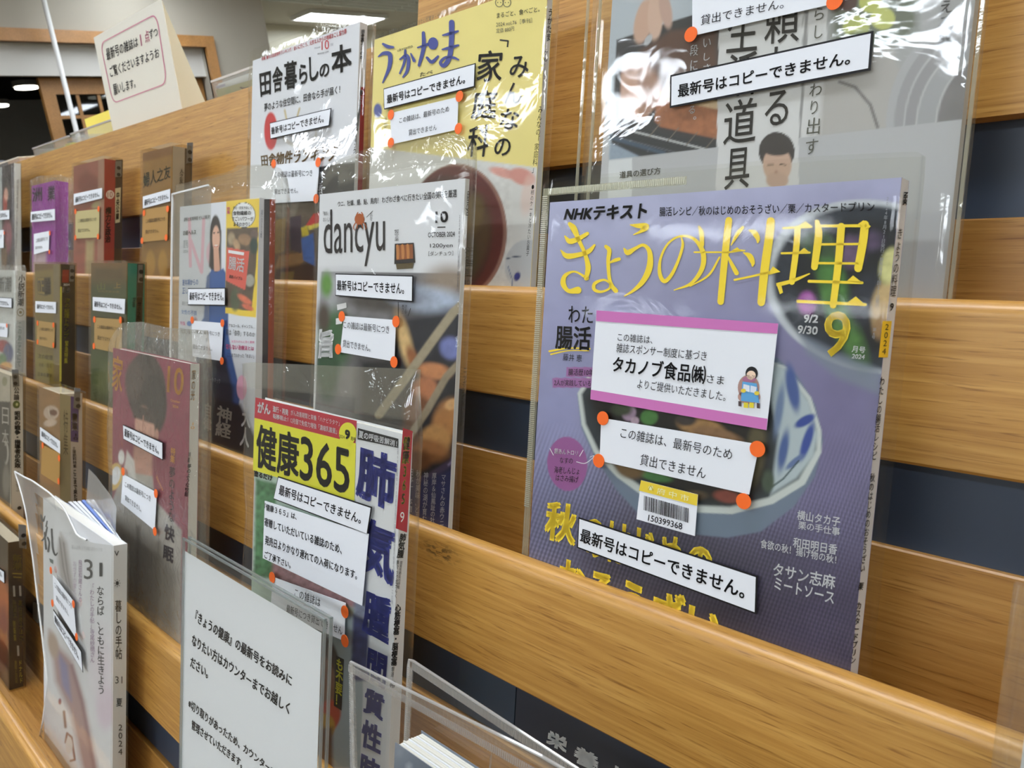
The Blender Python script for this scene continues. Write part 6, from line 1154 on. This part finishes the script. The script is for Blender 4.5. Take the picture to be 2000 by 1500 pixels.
# ------------------------------------------------------------------ on top of the rack
def ony(x, y, Y): d_ = ray(x, y); return d_ * (Y / d_[1])
CARD = mat('cream_card', (240, 236, 222), .7, .15)
xl, xr = -1.54, -1.244; R0 = np.array([0, .580, .308]); F0 = np.array([0, .5745, DECK]); K0 = np.array([0, .628, DECK])
t = thing('tent_card', 'folded cream tent card with pink rounded frame on the rack top', 'sign', ((xl + xr) / 2, .60, DECK))
tf = Pl(np.array([xl, 0, 0]) + F0, XA, R0 - F0)
th2 = .0006
b = MB(); b.box(np.array([xl, 0, 0]) + F0, (XA * (xr - xl), R0 - F0, tf.n * -th2), CARD); fp = b.build('front_panel', t)
kb = K0 - R0; nk = np.cross(XA, kb); nk /= np.linalg.norm(nk)
TCARD = bpy.data.materials.new('translucent_card'); TCARD.use_nodes = True
nt_ = TCARD.node_tree; pbs = nt_.nodes['Principled BSDF']; pbs.inputs['Base Color'].default_value = (*lin((240, 234, 212)), 1); pbs.inputs['Roughness'].default_value = .8
tls = nt_.nodes.new('ShaderNodeBsdfTranslucent'); tls.inputs[0].default_value = (*lin((255, 248, 222)), 1); mxs = nt_.nodes.new('ShaderNodeMixShader'); mxs.inputs[0].default_value = .55
nt_.links.new(pbs.outputs[0], mxs.inputs[1]); nt_.links.new(tls.outputs[0], mxs.inputs[2]); nt_.links.new(mxs.outputs[0], nt_.nodes['Material Output'].inputs[0])
b = MB(); b.add([np.array([x_, 0, 0]) + q_ for x_, q_ in ((xl, R0), (xr, R0), (xr, K0), (xl, K0))], [(0, 1, 2, 3)], TCARD); bpn = b.build('back_panel', t)
b = MB(); PF = ink((212, 120, 152)); pxs = [(198, 82), (302, 27), (311, 30), (316, 42), (326, 152), (322, 163), (312, 168), (228, 202), (219, 200), (213, 190), (195, 92)]
fr_ = tf.q(pxs, .0005); n_ = len(fr_); cen = fr_.mean(0)
cor = tf.q([(195, 84), (306, 25), (327, 163), (220, 203)], .0005)
def rrect(c4, r):
    out = []
    for i in range(4):
        a, b_, c_ = c4[i - 1], c4[i], c4[(i + 1) % 4]; d1 = (a - b_) / np.linalg.norm(a - b_); d2 = (c_ - b_) / np.linalg.norm(c_ - b_)
        for t_ in np.linspace(0, 1, 7): out.append((1 - t_) ** 2 * (b_ + d1 * r) + 2 * t_ * (1 - t_) * b_ + t_ ** 2 * (b_ + d2 * r))
    return np.array(out)
o1 = rrect(cor, .022); cc_ = cor.mean(0); i1 = rrect(cc_ + (cor - cc_) * .972, .020); n_ = len(o1)
b.add(np.vstack([tf.at(o1, .0004), tf.at(i1, .0004)]), [(i, (i + 1) % n_, n_ + (i + 1) % n_, n_ + i) for i in range(n_)], PF)
for q_, t_, m_ in (([(206, 95), (268, 71), (270, 91), (209, 119)], '最新号の雑誌は', BLACK), ([(272.5, 68), (274.5, 67), (277.5, 89), (275.5, 90)], '1', PF), ([(281, 61), (290, 58), (293, 81), (284, 84)], '点', PF), ([(290, 59), (306, 52), (309, 71), (293, 77)], 'ずつ', BLACK), ([(213, 130), (309, 92), (312, 112), (216, 152)], 'ご覧くださいますようお', BLACK), ([(220, 165), (263, 153), (265, 171), (223, 187)], '願いします。', BLACK)):
    b.text(tf, q_, t_, m_, .0006, bold=.012)
b.build('lettering', fp)
# clear trays with leaflets
TR_ = film_mat('clear_tray', haze=.16, bump=.1, hazecol=(225, 225, 225), tint=(248, 248, 248))
def tray(label, pl_, pr_, Y, depth, cols, hue, cnt=3):
    A = ony(*pl_, Y); B = ony(*pr_, Y); x0, x1 = A[0], B[0]; zt = (A[2] + B[2]) / 2
    t = thing('leaflet_tray', label, 'tray', ((x0 + x1) / 2, Y + depth / 2, DECK), None)
    for nm, o_, ax in (('front_wall', (x0, Y, DECK), ((x1 - x0, 0, 0), (0, .002, 0), (0, 0, zt - DECK))), ('back_wall', (x0, Y + depth, DECK), ((x1 - x0, 0, 0), (0, .002, 0), (0, 0, zt - DECK))),
                       ('side_wall', (x0, Y + .002, DECK), ((.002, 0, 0), (0, depth - .002, 0), (0, 0, zt - DECK))), ('side_wall', (x1 - .002, Y + .002, DECK), ((.002, 0, 0), (0, depth - .002, 0), (0, 0, zt - DECK)))):
        b = MB(); b.box(o_, ax, TR_); b.build(nm, t)
    b = MB(); b.box((x0, Y - .001, zt), ((x1 - x0, 0, 0), (0, .004, 0), (0, 0, .003)), mat('tray_rim', hue, .3)); b.build('rim', t)
    return t, x0, x1, zt
t1, x0, x1, zt = tray('low clear tray with yellow-green leaflets, leftmost on the rack top', (64, 292), (134, 267), .60, .12, None, (190, 188, 192))
b = MB(); b.abox(x0 + .02, x1 - .06, .606, .700, DECK, zt - .012, mat('leaflet_green', (176, 174, 110), .7)); tag(b.build('leaflet_stack', None, loc=(x0 + .1, .65, DECK)), 'yellow-green leaflet stack inside the leftmost low tray', 'leaflets')
b = MB(); b.abox(x1 - .05, x1 - .02, .606, .690, DECK, zt - .010, mat('leaflet_yellow', (232, 226, 70), .7)); tag(b.build('sticky_note_pad', None, loc=(x1 - .04, .65, DECK)), 'bright yellow note pad in the leftmost low tray', 'note pad')
t2, x0, x1, zt = tray('clear tray with beige cards beside the tent card', (138, 264), (224, 233), .615, .14, None, (196, 192, 190))
b = MB(); b.abox(x0 + .02, x1 - .02, .622, .740, DECK, zt - .018, mat('leaflet_beige', (206, 190, 172), .7)); tag(b.build('card_stack', None, loc=(x0 + .1, .68, DECK)), 'beige card stack in the tray left of the tent card', 'cards')
A = ony(165, 233, .80); B = ony(240, 230, .80)
t = thing('yellow_sheet', 'yellow sheet standing behind the clear tray left of the tent card', 'paper', ((A[0] + B[0]) / 2, .80, DECK))
b = MB(); b.box((A[0], .80, DECK), ((B[0] - A[0], 0, 0), (0, .0006, 0), (0, 0, A[2] - DECK)), mat('yellow_paper', (240, 222, 100), .7)); b.build('sheet', t)
b = MB(); b.abox(A[0], B[0], .8006, .815, DECK, DECK + .004, mat('paper_foot', (230, 230, 225), .6)); b.build('foot', t)
t3, x0, x1, zt = tray('clear tray with a pale printed leaflet at the right of the tent card', (413, 163), (560, 108), .60, .12, None, (236, 232, 226))
pt3 = Pl((x0, .606, DECK), XA, (0, 0, 1)); b = MB()
b.abox(x0 + .008, x1 - .01, .606, .640, DECK, zt - .003, mat('leaflet_white', (226, 230, 222), .6)); lo = b.build('leaflet_stack', None, loc=(x0 + .1, .62, DECK)); tag(lo, 'white leaflet stack with a green band in the tray right of the tent card', 'leaflets')
b = MB(); b.quad(pt3, [(421, 176), (560, 136), (560, 180), (430, 200)], ink((196, 194, 128)), .0006); b.quad(pt3, [(422, 168), (440, 163), (440, 168), (423, 173)], ink((180, 180, 190)), .0006); b.ell(pt3, 445, 178, 6, 4, ink((176, 190, 120)), .0008); b.stroke(pt3, [(470, 171, 3), (476, 173, 4), (486, 170, 2)], ink((120, 90, 66)), .0008); b.build('leaflet_print', lo)
A = ony(36, 306, .60); zt = A[2]
t = thing('boxed_book', 'pale boxed book lying on the rack top at the left edge', 'book', (A[0] - .1, .66, DECK))
b = MB(); b.abox(A[0] - .21, A[0], .60, .74, DECK, zt - .0035, mat('book_pink', (206, 186, 172), .6)); b.build('page_block', t)
b = MB(); b.abox(A[0] - .213, A[0] + .002, .598, .742, zt - .0035, zt, mat('book_white', (232, 228, 214), .5)); b.build('lid', t)
b = MB(); pbk = Pl((A[0] - .21, .60, DECK), XA, (0, 0, 1)); b.ell(pbk, 2, 320, 14, 7, ink((126, 130, 140)), .0006); b.build('label_oval', t)
